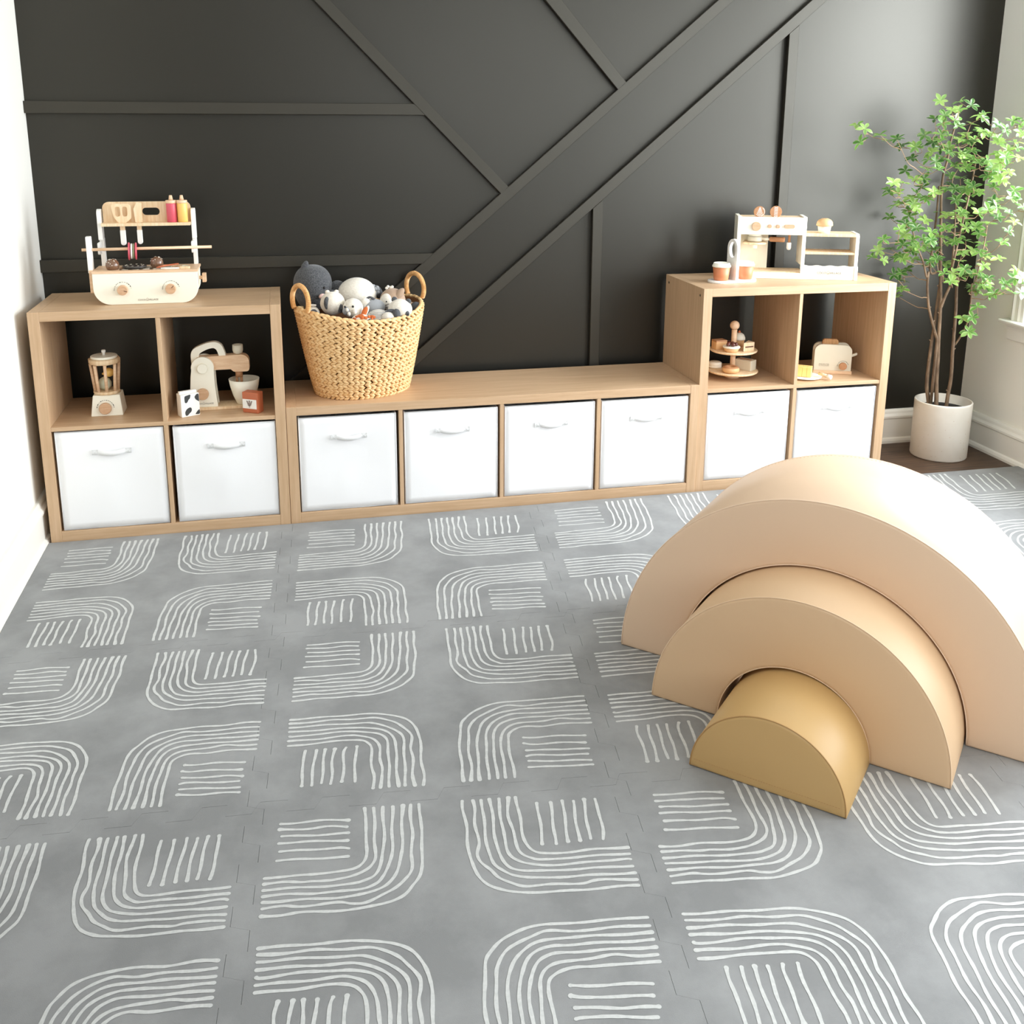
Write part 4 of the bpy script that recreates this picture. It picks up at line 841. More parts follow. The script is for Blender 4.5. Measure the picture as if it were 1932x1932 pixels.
MB().lathe([(0.0185, -0.011), (0.0196, -0.009), (0.0196, 0)], (-0.0262, 0, 0.0562), 28, 'y').build('knob', 'knob', MX)
MB().lathe([(0.0085, 0.1836), (0.0150, 0.188), (0.0176, 0.198), (0.0172, 0.2155), (0.0150, 0.2160), (0.0130, 0.2080), (0, 0.2070)], (0.0930, 0.0315, 0), 24).build('funnel_cup', 'creamgrey', MX)
wk = MB().lathe([(0.0122, 0.104), (0.0122, 0.1252)], (0.0930, 0.0315, 0), 18)
wk.box(0.0815, 0.0885, 0.026, 0.037, 0.0830, 0.104).box(0.0960, 0.1040, 0.026, 0.037, 0.0800, 0.104).build('whisk', 'brownwood', MX)
logo(MX, -0.0255, -0.0004, 0.0195, 0.050)
BO = thing('mixing_bowl', 'cream toy mixing bowl under the mixer whisk', 'toy bowl', (0.6290, 0.146, ZM+0.0097))
MB().lathe([(0.024, 0), (0.0275, 0.001), (0.0390, 0.030), (0.0470, 0.060), (0.0512, 0.0860), (0.0495, 0.0865), (0.0450, 0.0600), (0.0370, 0.0320), (0.0240, 0.0080), (0, 0.0070)], (0, 0, 0), 36).build('bowl', 'cream', BO)
t = thing('toy_egg', 'white toy egg lying in the mixing bowl', 'toy egg', (0.6520, 0.146, ZM+0.072))
MB().ball((0, 0, 0), 0.0150, 1.25, 1, 1, 18, 12, ry=0.3).build('egg_shell', 'creamgrey', t)
t = MB().ball((0, 0, 0), 0.022, 1.0, 1.0, 0.9, 18, 12).build('toy_dough_ball', 'creamgrey'); t.location = (0.622, 0.150, ZM+0.0370); tag(t, 'cream dough ball in the bottom of the mixing bowl', 'toy food')
t = MB().ball((0, 0, 0), 0.0195, 1.0, 1.0, 0.85, 18, 12).build('toy_dough_ball', 'creamgrey'); t.location = (0.6515, 0.146, ZM+0.0500); bpy.data.objects.remove(t)

ML = thing('toy_milk_carton', 'white toy milk carton with black cow patches beside the mixer', 'toy carton', (0.43, 0.033, ZM), 0.47)
MB().box(0, 0.0625, 0, 0.036, 0, 0.0760).build('carton', 'whitewood', ML, bevel=0.0015)
MB().box(0.001, 0.0600, 0.012, 0.024, 0.0755, 0.0850).build('carton_ridge', 'whitewood', ML, bevel=0.0015)
b = MB(); y = -0.0004
def patch(P): b.face([b.v((p.x, y, p.y)) for p in spline([(a, c, 0) for a, c in P], 4)[:-1]])
patch([(0.013, 0.050), (0.013, 0.069), (0.022, 0.0725), (0.033, 0.0735), (0.031, 0.062), (0.026, 0.057), (0.022, 0.050), (0.017, 0.047), (0.013, 0.050)])
patch([(0.061, 0.046), (0.061, 0.070), (0.055, 0.0725), (0.049, 0.067), (0.047, 0.062), (0.051, 0.054), (0.056, 0.050), (0.061, 0.046)])
patch([(0.013, 0.006), (0.012, 0.016), (0.017, 0.025), (0.025, 0.030), (0.032, 0.030), (0.035, 0.024), (0.033, 0.016), (0.027, 0.011), (0.022, 0.006), (0.017, 0.004), (0.013, 0.006)])
patch([(0.046, 0.005), (0.052, 0.013), (0.058, 0.018), (0.061, 0.018), (0.061, 0.005), (0.054, 0.0035), (0.046, 0.005)])
b.build('cow_patches', 'cow', ML)
FLR = thing('toy_flour_box', 'rust orange toy flour box with wheat label beside the bowl', 'toy box', (0.623, 0.061, ZM), -0.54)
MB().box(0, 0.0595, 0, 0.034, 0, 0.0710).build('box_body', 'rustdark', FLR, bevel=0.0025)
lb_ = MB().box(0.0015, 0.0540, -0.0006, 0.0005, 0.0150, 0.0470).build('paper_label', 'whitewood', FLR)
b = MB(); cx2 = 0.0275
for sgn, x0, lean in ((0, cx2, 0.0), (1, cx2+0.0015, 0.34), (-1, cx2-0.0015, -0.34)):
    top = (x0+math.sin(lean)*0.022, 0.021+math.cos(lean)*0.021)
    b.tube([(x0, -0.0010, 0.0195), (x0+sgn*0.001, -0.0010, 0.0260), (top[0], -0.0010, top[1])], 0.0004, 4)
    for k in range(5):
        f = 0.25+0.17*k; px, pz = x0+(top[0]-x0)*f, 0.0205+(top[1]-0.0205)*f
        for sd in (-1, 1): b.ball((px+sd*0.0017, -0.0009, pz+0.001), 0.0017, 0.55, 0.2, 1.1, 8, 6, ry=sd*0.7+lean)
    b.ball((top[0], -0.0009, top[1]), 0.0017, 0.5, 0.2, 1.1, 8, 6, ry=lean)
b.build('wheat_print', 'choco', lb_)

# ------------------------------------------------------------------ woven basket
BX, BY, BZ, BR = 1.035, 0.206, 0.4105, math.radians(27)
BK = thing('woven_basket', 'oval woven basket with two round handles full of plush toys on the bench', 'basket', (BX, BY, BZ), BR)
def brad(f): return 0.168+(0.232-0.168)*(f**0.85), 0.140+(0.186-0.140)*(f**0.85)
def rimz(a): return 0.272+0.034*(abs(math.cos(a))**2.2)
def bpt(a, f, off=0.0):
    rx, ry = brad(f); return Vector(((rx+off)*math.cos(a), (ry+off)*math.sin(a), f*rimz(a)))
core = MB(); SEG = 56; RW = 12
G = [[core.v(bpt(2*PI*k/SEG, i/RW, -0.010)) for k in range(SEG)] for i in range(RW+1)]
for i in range(RW):
    for k in range(SEG): core.face([G[i][k], G[i][(k+1) % SEG], G[i+1][(k+1) % SEG], G[i+1][k]], True)
core.face(G[0][::-1])
G2 = [[core.v(bpt(2*PI*k/SEG, i/RW, -0.016)) for k in range(SEG)] for i in (RW, 8)]
for k in range(SEG):
    j = (k+1) % SEG
    core.face([G[RW][k], G[RW][j], G2[0][j], G2[0][k]]); core.face([G2[0][k], G2[0][j], G2[1][j], G2[1][k]])
core.build('basket_core', 'rattan_gap_shade', BK)
b = MB(); q = random.Random(11); ROWS = 16
def petal(c, ax, nrm, L, Wd, H):
    """plump lens-shaped strand end"""
    ax = ax.normalized(); nrm = (nrm-ax*nrm.dot(ax)).normalized(); sd = ax.cross(nrm)
    prof = ((-1.0, 0.05), (-0.62, 0.70), (-0.1, 1.0), (0.45, 0.80), (1.0, 0.08))
    prev = None
    for u, w in prof:
        ring = [b.v(c+ax*(u*L)+sd*(math.cos(t)*Wd*w)+nrm*(math.sin(t)*H*w)) for t in (0, PI/4, PI/2, 3*PI/4, PI, 1.5*PI)]
        if prev:
            for k in range(6): b.face([prev[k], prev[(k+1) % 6], ring[(k+1) % 6], ring[k]], True)
        prev = ring
for i in range(ROWS):
    f = (i+0.5)/ROWS
    for half in (-1, 1):
        ff = f+half*0.25/ROWS
        rx, ry = brad(ff); per = PI*(3*(rx+ry)-math.sqrt((3*rx+ry)*(rx+3*ry))); n = 58; sp = per/n
        for k in range(n):
            a = 2*PI*(k+0.08*i)/n+q.uniform(-0.018, 0.018)
            P0 = bpt(a, ff, -0.001); tg = (bpt(a+0.03, ff)-bpt(a-0.03, ff)).normalized(); upv = (bpt(a, ff+0.01)-bpt(a, ff-0.01)).normalized()
            nr = tg.cross(upv)
            if nr.dot(Vector((math.cos(a), math.sin(a), 0))) < 0: nr = -nr
            ax = tg*1.0-upv*half*q.uniform(0.42, 0.56)
            petal(P0, ax, nr, sp*0.78*q.uniform(0.94, 1.08), 0.0060*q.uniform(0.90, 1.12), 0.0085)
# rolled rim
n = 64
for k in range(n):
    a = 2*PI*k/n; P0 = bpt(a, 1.0, -0.006)+Vector((0, 0, 0.003)); tg = (bpt(a+0.03, 1.0)-bpt(a-0.03, 1.0)).normalized()
    petal(P0, tg+Vector((0, 0, 0.35))*(1 if k % 2 else -1)*0.4, Vector((math.cos(a)*0.4, math.sin(a)*0.4, 1)), 0.0170, 0.0075, 0.0070)
b.build('woven_body', 'rattan', BK)
for a0 in (PI, 0.0):
    c = bpt(a0, 1.0, -0.004); dz = 0.035
    tg = Vector((0, 1, 0)); L = []; N = 40
    for k in range(N+1):
        t_ = -0.62+(PI+1.24)*k/N
        L.append(c+tg*(0.056*math.cos(t_))+Vector((0.004*math.cos(a0), 0, dz+0.052*math.sin(t_))))
    h_ = MB().tube(L, 0.0072, 10)
    for k in range(1, 4*N, 2):
        f = k/(4*N)*N; i = int(f); p = L[i].lerp(L[min(i+1, N)], f-i); d = (L[min(i+1, N)]-L[max(i, 0)]).normalized() if i < N else (L[N]-L[N-1]).normalized()
        u1 = d.orthogonal().normalized(); u2 = d.cross(u1)
        h_.tube([p+u1*(0.0074*math.cos(w))+u2*(0.0074*math.sin(w)) for w in [2*PI*z/10 for z in range(10)]], 0.0016, 4, closed=True)
    h_.build('handle', 'cane', BK)

# ------------------------------------------------------------------ plush toys in the basket
def plush(name, label, loc): return thing(name, label, 'plush toy', loc, 0, 'plush toys in the basket')
def eye(parent, x, y, z, r=0.004): return MB().ball((x, y, z), r, seg=12, rings=8).build('eye', 'black', parent)
t = plush('plush_whale', 'large dark grey knitted plush whale at the back left of the basket', (0.876, 0.282, 0.782))
b = MB(); b.lathe([(0.067*math.cos(math.radians(t_))**(0.85 if t_ > 0 else 0.6), (0.066 if t_ > 0 else 0.092)*math.sin(math.radians(t_))) for t_ in range(-90, 91, 6)], (0, 0, 0), 40); b.build('body', 'plush_grey', t)
MB().ball((-0.027, -0.018, 0.056), 0.016, 0.8, 0.5, 1.75, 16, 10, ry=0.35).build('fin', 'plush_grey', t)
MB().ball((0.088, 0.000, -0.020), 0.026, 1.2, 0.7, 1.05, 16, 10, ry=0.4).build('flipper', 'plush_grey', t)
eye(t, 0.037, -0.0560, -0.008, 0.0048)
MB().ball((0.028, -0.066, -0.036), 0.0095, 1.2, 0.6, 0.9, 12, 8, ry=-0.5).build('cheek', 'plush_pink', t)
t = plush('plush_sheep', 'big cream knitted plush in the middle back of the basket', (1.028, 0.258, 0.741))
MB().ball((0, 0, 0), 0.066, 1.05, 0.95, 0.92, 30, 18).build('body', 'plush_white', t)
MB().ball((0.072, 0.010, 0.006), 0.020, 0.9, 0.8, 1.3, 16, 10, ry=-0.5).build('paw', 'plush_grey', t)
b = MB(); q = random.Random(2)
for k in range(16): b.ball((0.062+q.uniform(-0.012, 0.012), -0.010+q.uniform(-0.010, 0.010), 0.016+q.uniform(-0.014, 0.014)), 0.0065, seg=10, rings=6)
b.build('curly_tuft', 'plush_mid', t)
t = plush('plush_cow', 'white plush head with dark grey patches beside the left handle', (0.936, 0.132, 0.735))
MB().ball((0, 0, 0), 0.042, 1.0, 0.95, 0.98, 28, 16).build('head', 'plush_white', t)
MB().ball((-0.020, -0.0290, 0.006), 0.0135, 0.85, 0.55, 1.65, 16, 10, rz=0.5).build('eye_patch', 'plush_grey', t)
MB().ball((0.024, -0.0290, -0.014), 0.0125, 0.9, 0.55, 1.3, 16, 10, rz=-0.5).build('eye_patch', 'plush_grey', t)
for x, m in ((-0.016, 'plush_white'), (0.000, 'plush_grey'), (0.014, 'plush_white')): MB().ball((x, 0.0, 0.0395), 0.0075, 1.1, 0.7, 0.9, 12, 8).build('topknot', m, t)
eye(t, 0.026, -0.0350, -0.016, 0.0030)
t = plush('plush_rhino', 'small cream plush rhino with nubby horns at the basket front', (1.002, 0.098, 0.722))
MB().ball((0, 0, 0), 0.0345, 1.0, 0.9, 0.98, 26, 16).build('head', 'plush_white', t)
MB().ball((-0.022, -0.020, -0.006), 0.0150, 1.0, 0.8, 1.0, 16, 10).build('muzzle', 'plush_mid', t)
for x, y, z, r in ((-0.022, -0.036, 0.001, 0.0055), (-0.016, -0.037, -0.013, 0.0060), (0.003, -0.036, -0.006, 0.0075)): MB().ball((x, y, z), r, 1, 1, 1.25, 12, 8).build('horn', 'plush_white', t)
eye(t, -0.002, -0.0325, 0.011, 0.0040); eye(t, -0.028, -0.0270, 0.010, 0.0036)
t = plush('plush_giraffe', 'small plush giraffe with burnt orange patches at the basket front rim', (1.030, 0.056, 0.686))
MB().ball((0, 0, 0), 0.030, 1.25, 0.8, 0.70, 26, 14, ry=0.15).build('body', 'plush_white', t)
q = random.Random(8)
b = MB()
for k in range(18):
    a = q.uniform(-2.6, -0.5); e = q.uniform(0.1, 1.2)
    n = Vector((math.cos(a)*math.cos(e)*1.25, math.sin(a)*math.cos(e)*0.8, math.sin(e)*0.70))*0.0305
    b.ball(n, 0.0062, 1.1, 0.5, 0.9, 10, 6, rz=a+PI/2, rx=-e*0.8)
b.build('orange_patches', 'plush_orange', t)
MB().ball((0.008, 0.012, 0.026), 0.0120, 0.75, 0.45, 1.7, 14, 10, ry=0.45).build('ear', 'plush_orange', t)
MB().ball((0.016, 0.016, 0.030), 0.0110, 0.6, 0.4, 1.7, 14, 10, ry=0.35).build('ear', 'plush_white', t)
MB().ball((0.034, -0.006, 0.012), 0.0075, 1.4, 0.5, 0.8, 12, 8, ry=0.3).build('ear', 'plush_orange', t)
eye(t, 0.022, -0.022, 0.006, 0.0034)
t = plush('plush_elephant', 'mid grey smooth plush elephant in a striped body, centre of the basket', (1.078, 0.158, 0.712))
MB().ball((0, 0, 0), 0.034, 1.15, 0.9, 0.85, 26, 16).build('head', 'plush_mid', t)
MB().ball((-0.028, -0.010, 0.014), 0.018, 1.0, 0.5, 1.2, 16, 10, ry=-0.5).build('ear', 'plush_white', t)
MB().tube(spline([(-0.030, -0.004, 0.026, ), (-0.014, -0.006, 0.036), (0.002, -0.008, 0.028)], 5), 0.0040, 8).build('ear_edge', 'plush_dark', t)
b = MB().ball((0.010, -0.052, -0.028), 0.038, 1.1, 0.75, 0.75, 24, 14); b.build('striped_body', 'plush_white', t)
for k in range(6):
    MB().tube(spline([(-0.024+0.002*k, -0.0700-0.002*k, -0.002-0.0055*k), (0.006, -0.0800, 0.0005-0.0055*k), (0.038, -0.074, -0.0015-0.0055*k)], 4), 0.0010, 5).build('stripe', 'plush_mid', t) if k < 5 else None
t = plush('plush_sloth', 'taupe hooded plush sloth with cream face near the right handle', (1.150, 0.222, 0.720))
MB().ball((0, 0, 0), 0.046, 1.0, 0.85, 1.0, 28, 16).build('hood', 'plush_brown', t)
MB().ball((-0.022, -0.020, 0.000), 0.030, 0.85, 0.75, 1.05, 24, 14, rz=-0.4).build('face', 'plush_white', t)
MB().ball((0.018, -0.018, 0.022), 0.028, 0.5, 0.6, 1.15, 18, 12, ry=0.7).build('hood_flap', 'plush_brown', t)
b = MB()
for k in range(6): b.ball((-0.020+0.005*k, 0.004, 0.046+0.006*math.sin(k*2.2)), 0.0055, seg=10, rings=6)
b.build('tuft', 'plush_white', t)
eye(t, -0.026, -0.0415, 0.006, 0.0026)
MB().tube([(-0.034, -0.0425, -0.008), (-0.016, -0.0435, -0.002)], 0.0008, 4).tube([(-0.032, -0.0410, -0.015), (-0.020, -0.0435, -0.013)], 0.0008, 4).build('mouth_stitch', 'black', t)
t = plush('plush_panda', 'white plush panda with dark ears at the right front of the basket', (1.165, 0.122, 0.706))
MB().ball((0, 0, 0), 0.040, 1.05, 0.92, 0.95, 28, 16).build('head', 'plush_white', t)
MB().ball((0.028, -0.002, 0.028), 0.0105, 1, 0.8, 1, 14, 10).build('ear', 'plush_grey', t)
MB().ball((-0.018, 0.012, 0.034), 0.0105, 1, 0.8, 1, 14, 10).build('ear', 'plush_grey', t)
MB().ball((0.021, -0.0310, -0.010), 0.0090, 0.9, 0.6, 1.2, 14, 10, rz=0.5).build('eye_patch', 'plush_dark', t)
eye(t, 0.023, -0.0365, -0.010, 0.0026)
MB().ball((-0.046, -0.040, -0.018), 0.0215, 1.1, 0.9, 0.9, 20, 12).build('body', 'plush_white', t)
MB().ball((-0.018, -0.043, -0.006), 0.0155, 0.9, 0.8, 1.15, 16, 10).build('arm', 'plush_dark', t)
MB().ball((-0.036, -0.034, 0.002), 0.0115, 1.7, 0.8, 0.7, 16, 10).build('arm', 'plush_dark', t)
t = plush('plush_bear', 'taupe plush showing only a round grey foot at the basket right rim', (1.2290, 0.222, 0.694))
MB().ball((-0.012, 0.004, -0.004), 0.0225, 1.0, 1.0, 1.0, 18, 12).build('plush_leg', 'plush_brown', t)
MB().ball((0.002, -0.008, 0.001), 0.0205, 1.0, 1.0, 1.0, 18, 12).build('foot_pad', 'plush_dark', t)
t = plush('plush_calf', 'small white and charcoal plush showing through the left basket handle', (0.868, 0.130, 0.703))
MB().ball((0, 0, 0), 0.0240, 1.0, 0.9, 1.0, 18, 12).build('head', 'plush_white', t)
MB().ball((0.002, -0.0085, -0.001), 0.0185, 0.9, 0.9, 1.05, 18, 12).build('face_patch', 'plush_dark', t)
MB().tube(spline([(-0.014, -0.006, 0.026), (-0.004, -0.010, 0.030), (0.012, -0.008, 0.028)], 4), 0.0034, 8).build('ear', 'plush_white', t)
# ------------------------------------------------------------------ toy coffee machine on the right unit
ZR = 0.763
CY = math.atan2(-0.128, 0.356)
CF = thing('toy_coffee_machine', 'cream toy coffee machine with shelf rack on the right cube unit', 'toy coffee machine', (2.881, 0.087, ZR), CY)
cd = 0.120
wave = [(-0.2025, 0.0535)]+[(-0.2025+0.198*k/24, 0.0525+0.0016*math.sin(k*1.05)) for k in range(1, 25)]
MB().prism([(-0.4310, 0.0), (-0.0045, 0.0)]+wave[::-1]+[(-0.2025, 0.0225), (-0.4310, 0.0225)], 'y', 0.0, 0.012).build('front_panel', 'cream', CF, bevel=0.0008, bseg=1)
MB().box(-0.4310, -0.1900, 0.0121, cd, 0.0, 0.0262).build('drip_base', 'pine', CF, bevel=0.0008, bseg=1)
MB().box(-0.1899, -0.0045, 0.0121, cd, 0.0, 0.0100).build('rack_floor', 'pine', CF)
MB().prism(rrect(-0.002, cd+0.002, 0.0, 0.2350, (0.002, 0.002, 0.006, 0.006), 4), 'x', -0.4450, -0.4312).build('left_side', 'cream', CF, bevel=0.0008, bseg=1)
MB().prism(rrect(0.004, cd+0.002, 0.0530, 0.2350, (0.002, 0.002, 0.006, 0.006), 4), 'x', -0.2025, -0.1890).build('middle_side', 'cream', CF, bevel=0.0008, bseg=1)
MB().prism([(-0.002, 0.0), (cd+0.002, 0.0), (cd+0.002, 0.174), (0.020, 0.174), (0.012, 0.166), (0.012, 0.056), (-0.002, 0.050)], 'x', -0.0044, 0.0080).build('right_side', 'cream', CF, bevel=0.0008, bseg=1)
MB().box(-0.4311, -0.2026, 0.0, 0.012, 0.1670, 0.2325).build('control_panel', 'cream', CF, bevel=0.0008, bseg=1)
MB().box(-0.4311, -0.2026, 0.0121, cd, 0.2190, 0.2300).build('top_board', 'pine', CF, bevel=0.0008, bseg=1)
MB().box(-0.4311, -0.3150, cd-0.012, cd, 0.0263, 0.2189).build('splash_back', 'cream', CF)
MB().box(-0.1889, -0.0045, 0.010, cd, 0.1620, 0.1725).build('upper_shelf', 'pine', CF, bevel=0.0008, bseg=1)
MB().box(-0.1889, -0.0045, 0.014, cd, 0.0945, 0.1030).build('lower_shelf', 'pine', CF, bevel=0.0008, bseg=1)
knob(CF, -0.3755, 0.1980, 0.0, 0.0168, 0.010); knob(CF, -0.3262, 0.1990, 0.0, 0.0072, 0.007); knob(CF, -0.2960, 0.1990, 0.0, 0.0070, 0.009)
MB().prism(rrect(-0.2715, -0.2345, 0.1925, 0.2065, 0.0065, 5), 'y', -0.007, 0.0).build('pill_button', 'knob', CF)
logo(CF, -0.0985, -0.0004, 0.0225, 0.075)
MB().cyl((-0.3715, 0.055, 0.1560), (-0.3715, 0.055, 0.2188), 0.0250, seg=24).build('group_head', 'cream', CF)
b = MB().lathe([(0.0260, 0.1255), (0.0450, 0.1265), (0.0450, 0.1335), (0.0260, 0.1345)], (-0.3715, 0.055, 0), 30); b.box(-0.4060, -0.3900, 0.085, cd-0.0121, 0.1260, 0.1340).box(-0.3530, -0.3370, 0.085, cd-0.0121, 0.1260, 0.1340); b.build('drip_ring', 'pine', CF)
MB().box(-0.3790, -0.3620, 0.046, 0.064, 0.1080, 0.1254).build('spout', 'cream', CF, bevel=0.003)
PF = thing('toy_portafilter', 'toy portafilter with tan handle under the coffee machine head', 'toy portafilter')
MC = Matrix.Translation((2.881, 0.087, ZR)) @ Matrix.Rotation(CY, 4, 'Z')
def gC(x, y, z): return MC @ Vector((x, y, z))
PF.location = gC(-0.3715, 0.055, -0.0105); PF.rotation_euler = (0, 0, CY-0.28)
MB().lathe([(0.0255, 0.1465), (0.0275, 0.1475), (0.0275, 0.1650), (0.0258, 0.1660)], (0, 0, 0), 26).build('basket_ring', 'creamgrey', PF)
MB().cyl((0.0260, 0, 0.1565), (0.0560, 0, 0.1568), 0.0058, seg=14).build('neck', 'cream', PF)
MB().lathe([(0.0082, 0.0560), (0.0096, 0.0600), (0.0096, 0.1080), (0.0082, 0.1120)], (0, 0, 0.1568), 18, 'x').build('handle', 'brownwood', PF)
b = MB().cyl((-0.2465, 0.030, 0.1310), (-0.2465, 0.030, 0.2188), 0.0048, seg=12); b.build('steam_pipe', 'brownwood', CF)
MB().lathe([(0, 0.1070), (0.006, 0.1085), (0.0088, 0.1150), (0.0088, 0.1340), (0.0075, 0.1360)], (-0.2465, 0.030, 0), 18).build('steam_tip', 'whitewood', CF)
# latte art discs standing in the top slot
def disc(x, r, lab, style):
    t = thing('toy_latte_disc', lab, 'toy disc', gC(x, 0.030, 0.2302), CY, 'toy latte art discs')
    MB().lathe([(r*0.97, -0.0032), (r, -0.0022), (r, 0.0022), (r*0.97, 0.0032)], (0, 0, r*0.93), 34, 'y').build('disc', 'brownwood', t)
    b = MB(); y = -0.0036; cz = r*0.93
    if style == 'leaf':
        for sd in (-1, 1):
            for k in range(6):
                z0 = cz-r*0.75+k*r*0.24; w = r*(0.60-0.10*k)
                b.tube([(0.0006, y, z0+0.000), (sd*w*0.55+0.001, y, z0+r*0.14), (sd*w+0.001, y, z0+r*0.34)], 0.00095, 4)
        b.tube(spline([(r*0.86*math.cos(a), y, cz+r*0.86*math.sin(a)) for a in [-1.2+0.24*k for k in range(10)]], 2), 0.0007, 4)
    else:
        for k in range(7):
            z0 = cz-r*0.86+k*r*0.255
            b.tube([(-r*0.30, y, z0+r*0.15), (0, y, z0), (r*0.30, y, z0+r*0.15)], 0.0012, 4)
    b.build('latte_art', 'whitewood', t)
disc(-0.3640, 0.0212, 'brown toy disc with white leaf latte art, left on the coffee machine top', 'leaf')
disc(-0.3030, 0.0222, 'brown toy disc with white chevron latte art, right on the coffee machine top', 'chev')
t = thing('toy_muffin', 'toy muffin in a cream cup on the coffee machine rack', 'toy muffin', gC(-0.1165, 0.050, 0.1727))
b = MB(); pr = []
b.lathe([(0.0205, 0), (0.0250, 0.0260), (0.0235, 0.0262)], (0, 0, 0), 28).build('muffin_cup', 'cream', t)
MB().lathe([(0.0236, 0.0264), (0.0295, 0.0270), (0.0308, 0.0300), (0.0285, 0.0420), (0.0220, 0.0500), (0.0120, 0.0545), (0, 0.0555)], (0, 0, 0), 28).build('muffin_top', 'tartbase', t)
b = MB()
for a, e in ((-2.2, 0.75), (-1.57, 0.70), (-1.0, 0.75), (-1.8, 1.2), (0.4, 0.9)): b.ball((0.0265*math.cos(a)*math.cos(e), 0.0265*math.sin(a)*math.cos(e), 0.0320+0.0238*math.sin(e)), 0.0016, seg=8, rings=6)
b.build('chocolate_chips', 'choco', t)
# cup carrier with two cups
CR = thing('toy_cup_carrier', 'white toy cup carrier with tall holed handle on the right cube unit', 'toy carrier', (2.4200, 0.156, ZR), 0.12)
st = arc(0.046, 0.0, 0.044, -90, 90, 14)+arc(-0.060, 0.0, 0.044, 90, 270, 14)
MB().prism(st, 'z', 0, 0.0085).build('tray', 'whitewood', CR, bevel=0.0015)
n = 32
oo = resample([(-0.034, 0.0088), (0.034, 0.0088)]+arc(0, 0.125, 0.034, 0, 180, 16), 64); 
def ang_match(poly, hole, c, nn=48):
    ro, ri = [], []
    def hit(P, a):
        d = Vector((math.cos(a), math.sin(a))); best = None
        for k in range(len(P)):
            p, q = Vector(P[k])-Vector(c), Vector(P[(k+1) % len(P)])-Vector(c); e = q-p; den = d.x*e.y-d.y*e.x
            if abs(den) < 1e-12: continue
            tt = (p.x*e.y-p.y*e.x)/den; u = (p.x*d.y-p.y*d.x)/den
            if tt > 0 and -1e-6 <= u <= 1+1e-6: best = tt if best is None else min(best, tt)
        return (c[0]+d.x*best, c[1]+d.y*best)
    for k in range(nn):
        a = 2*PI*k/nn+0.013; ro.append(hit(poly, a)); ri.append(hit(hole, a))
    return ro, ri
ov = [(0.0205*math.cos(2*PI*k/40), 0.119+0.0290*math.sin(2*PI*k/40)) for k in range(40)]
up_poly = [(-0.034, 0.085), (0.034, 0.085)]+arc(0, 0.125, 0.034, 0, 180, 20)
ro, ri = ang_match(up_poly, ov, (0, 0.119))
MB().ringprism(ro, ri, 'x', -0.0125, -0.0015).box(-0.0125, -0.0015, -0.034, 0.034, 0.0086, 0.0850).build('carry_handle', 'whitewood', CR)
MR = Matrix.Translation((2.4200, 0.156, ZR)) @ Matrix.Rotation(0.12, 4, 'Z')
def cup(x, y, lab):
    t = thing('toy_coffee_cup', lab, 'toy cup', MR @ Vector((x, y, 0.0087)), 0, 'rust toy coffee cups')
    MB().lathe([(0.0255, 0), (0.0265, 0.001), (0.0318, 0.0480), (0.0300, 0.0485)], (0, 0, 0), 32).build('cup_body', 'rust', t)
    MB().lathe([(0.0312, 0.0487), (0.0342, 0.0495), (0.0342, 0.0555), (0.0318, 0.0570), (0.0298, 0.0640), (0.0280, 0.0650), (0.0262, 0.0610), (0, 0.0605)], (0, 0, 0), 32).build('cup_lid', 'cream', t)
cup(-0.0575, -0.004, 'rust toy coffee cup with cream lid, left of the carrier handle'); cup(0.0470, 0.000, 'rust toy coffee cup with cream lid, right of the carrier handle')

# ------------------------------------------------------------------ cake stand and pastries
ZS = 0.389
SX, SY = 2.4430, 0.172
ST = thing('toy_cake_stand', 'two-tier wooden toy cake stand in the right cube unit', 'toy cake stand', (SX, SY, ZS))
MB().lathe([(0.0275, 0), (0.0275, 0.004), (0.0180, 0.0100), (0.0150, 0.0225)], (0, 0, 0), 28).build('foot', 'beech', ST)
for z, r in ((0.0226, 0.0970), (0.1030, 0.0900)):
    MB().lathe([(r-0.004, z), (r, z+0.003), (r, z+0.0062), (r-0.003, z+0.0082)], (0, 0, 0), 56).build('tier_plate', 'pine', ST)
MB().cyl((0, 0, 0.0310), (0, 0, 0.1028), 0.0100, seg=18).cyl((0, 0, 0.1114), (0, 0, 0.1860), 0.0105, seg=18).build('pole', 'beech', ST)
MB().ball((0, 0, 0.2020), 0.0180, seg=24, rings=16).build('ball_finial', 'beech', ST)
z1, z2 = ZS+0.0310, ZS+0.1114
t = thing('toy_macaron', 'cream toy macaron at the back left of the lower cake tier', 'toy pastry', (SX-0.056, SY+0.038, z1))
MB().lathe([(0.0215, 0), (0.0270, 0.0025), (0.0270, 0.0090), (0.0245, 0.0110), (0.0270, 0.0130), (0.0262, 0.0200), (0.0200, 0.0240), (0, 0.0245)], (0, 0, 0), 28).build('macaron', 'cream', t)
t = thing('toy_doughnut', 'tan toy doughnut at the front of the lower cake tier', 'toy pastry', (SX-0.0300, SY-0.050, z1))
b = MB().use('tartbase'); ring = []
for k in range(36):
    a = 2*PI*k/36
    ring.append([b.v(((0.0205+0.0120*math.cos(p))*math.cos(a), (0.0205+0.0120*math.cos(p))*math.sin(a), 0.0122+0.0120*math.sin(p))) for p in [2*PI*i/14 for i in range(14)]])
for k in range(36):
    for i in range(14): b.face([ring[k][i], ring[(k+1) % 36][i], ring[(k+1) % 36][(i+1) % 14], ring[k][(i+1) % 14]], True)
b.build('dough', 'tartbase', t)
b = MB(); ring = []
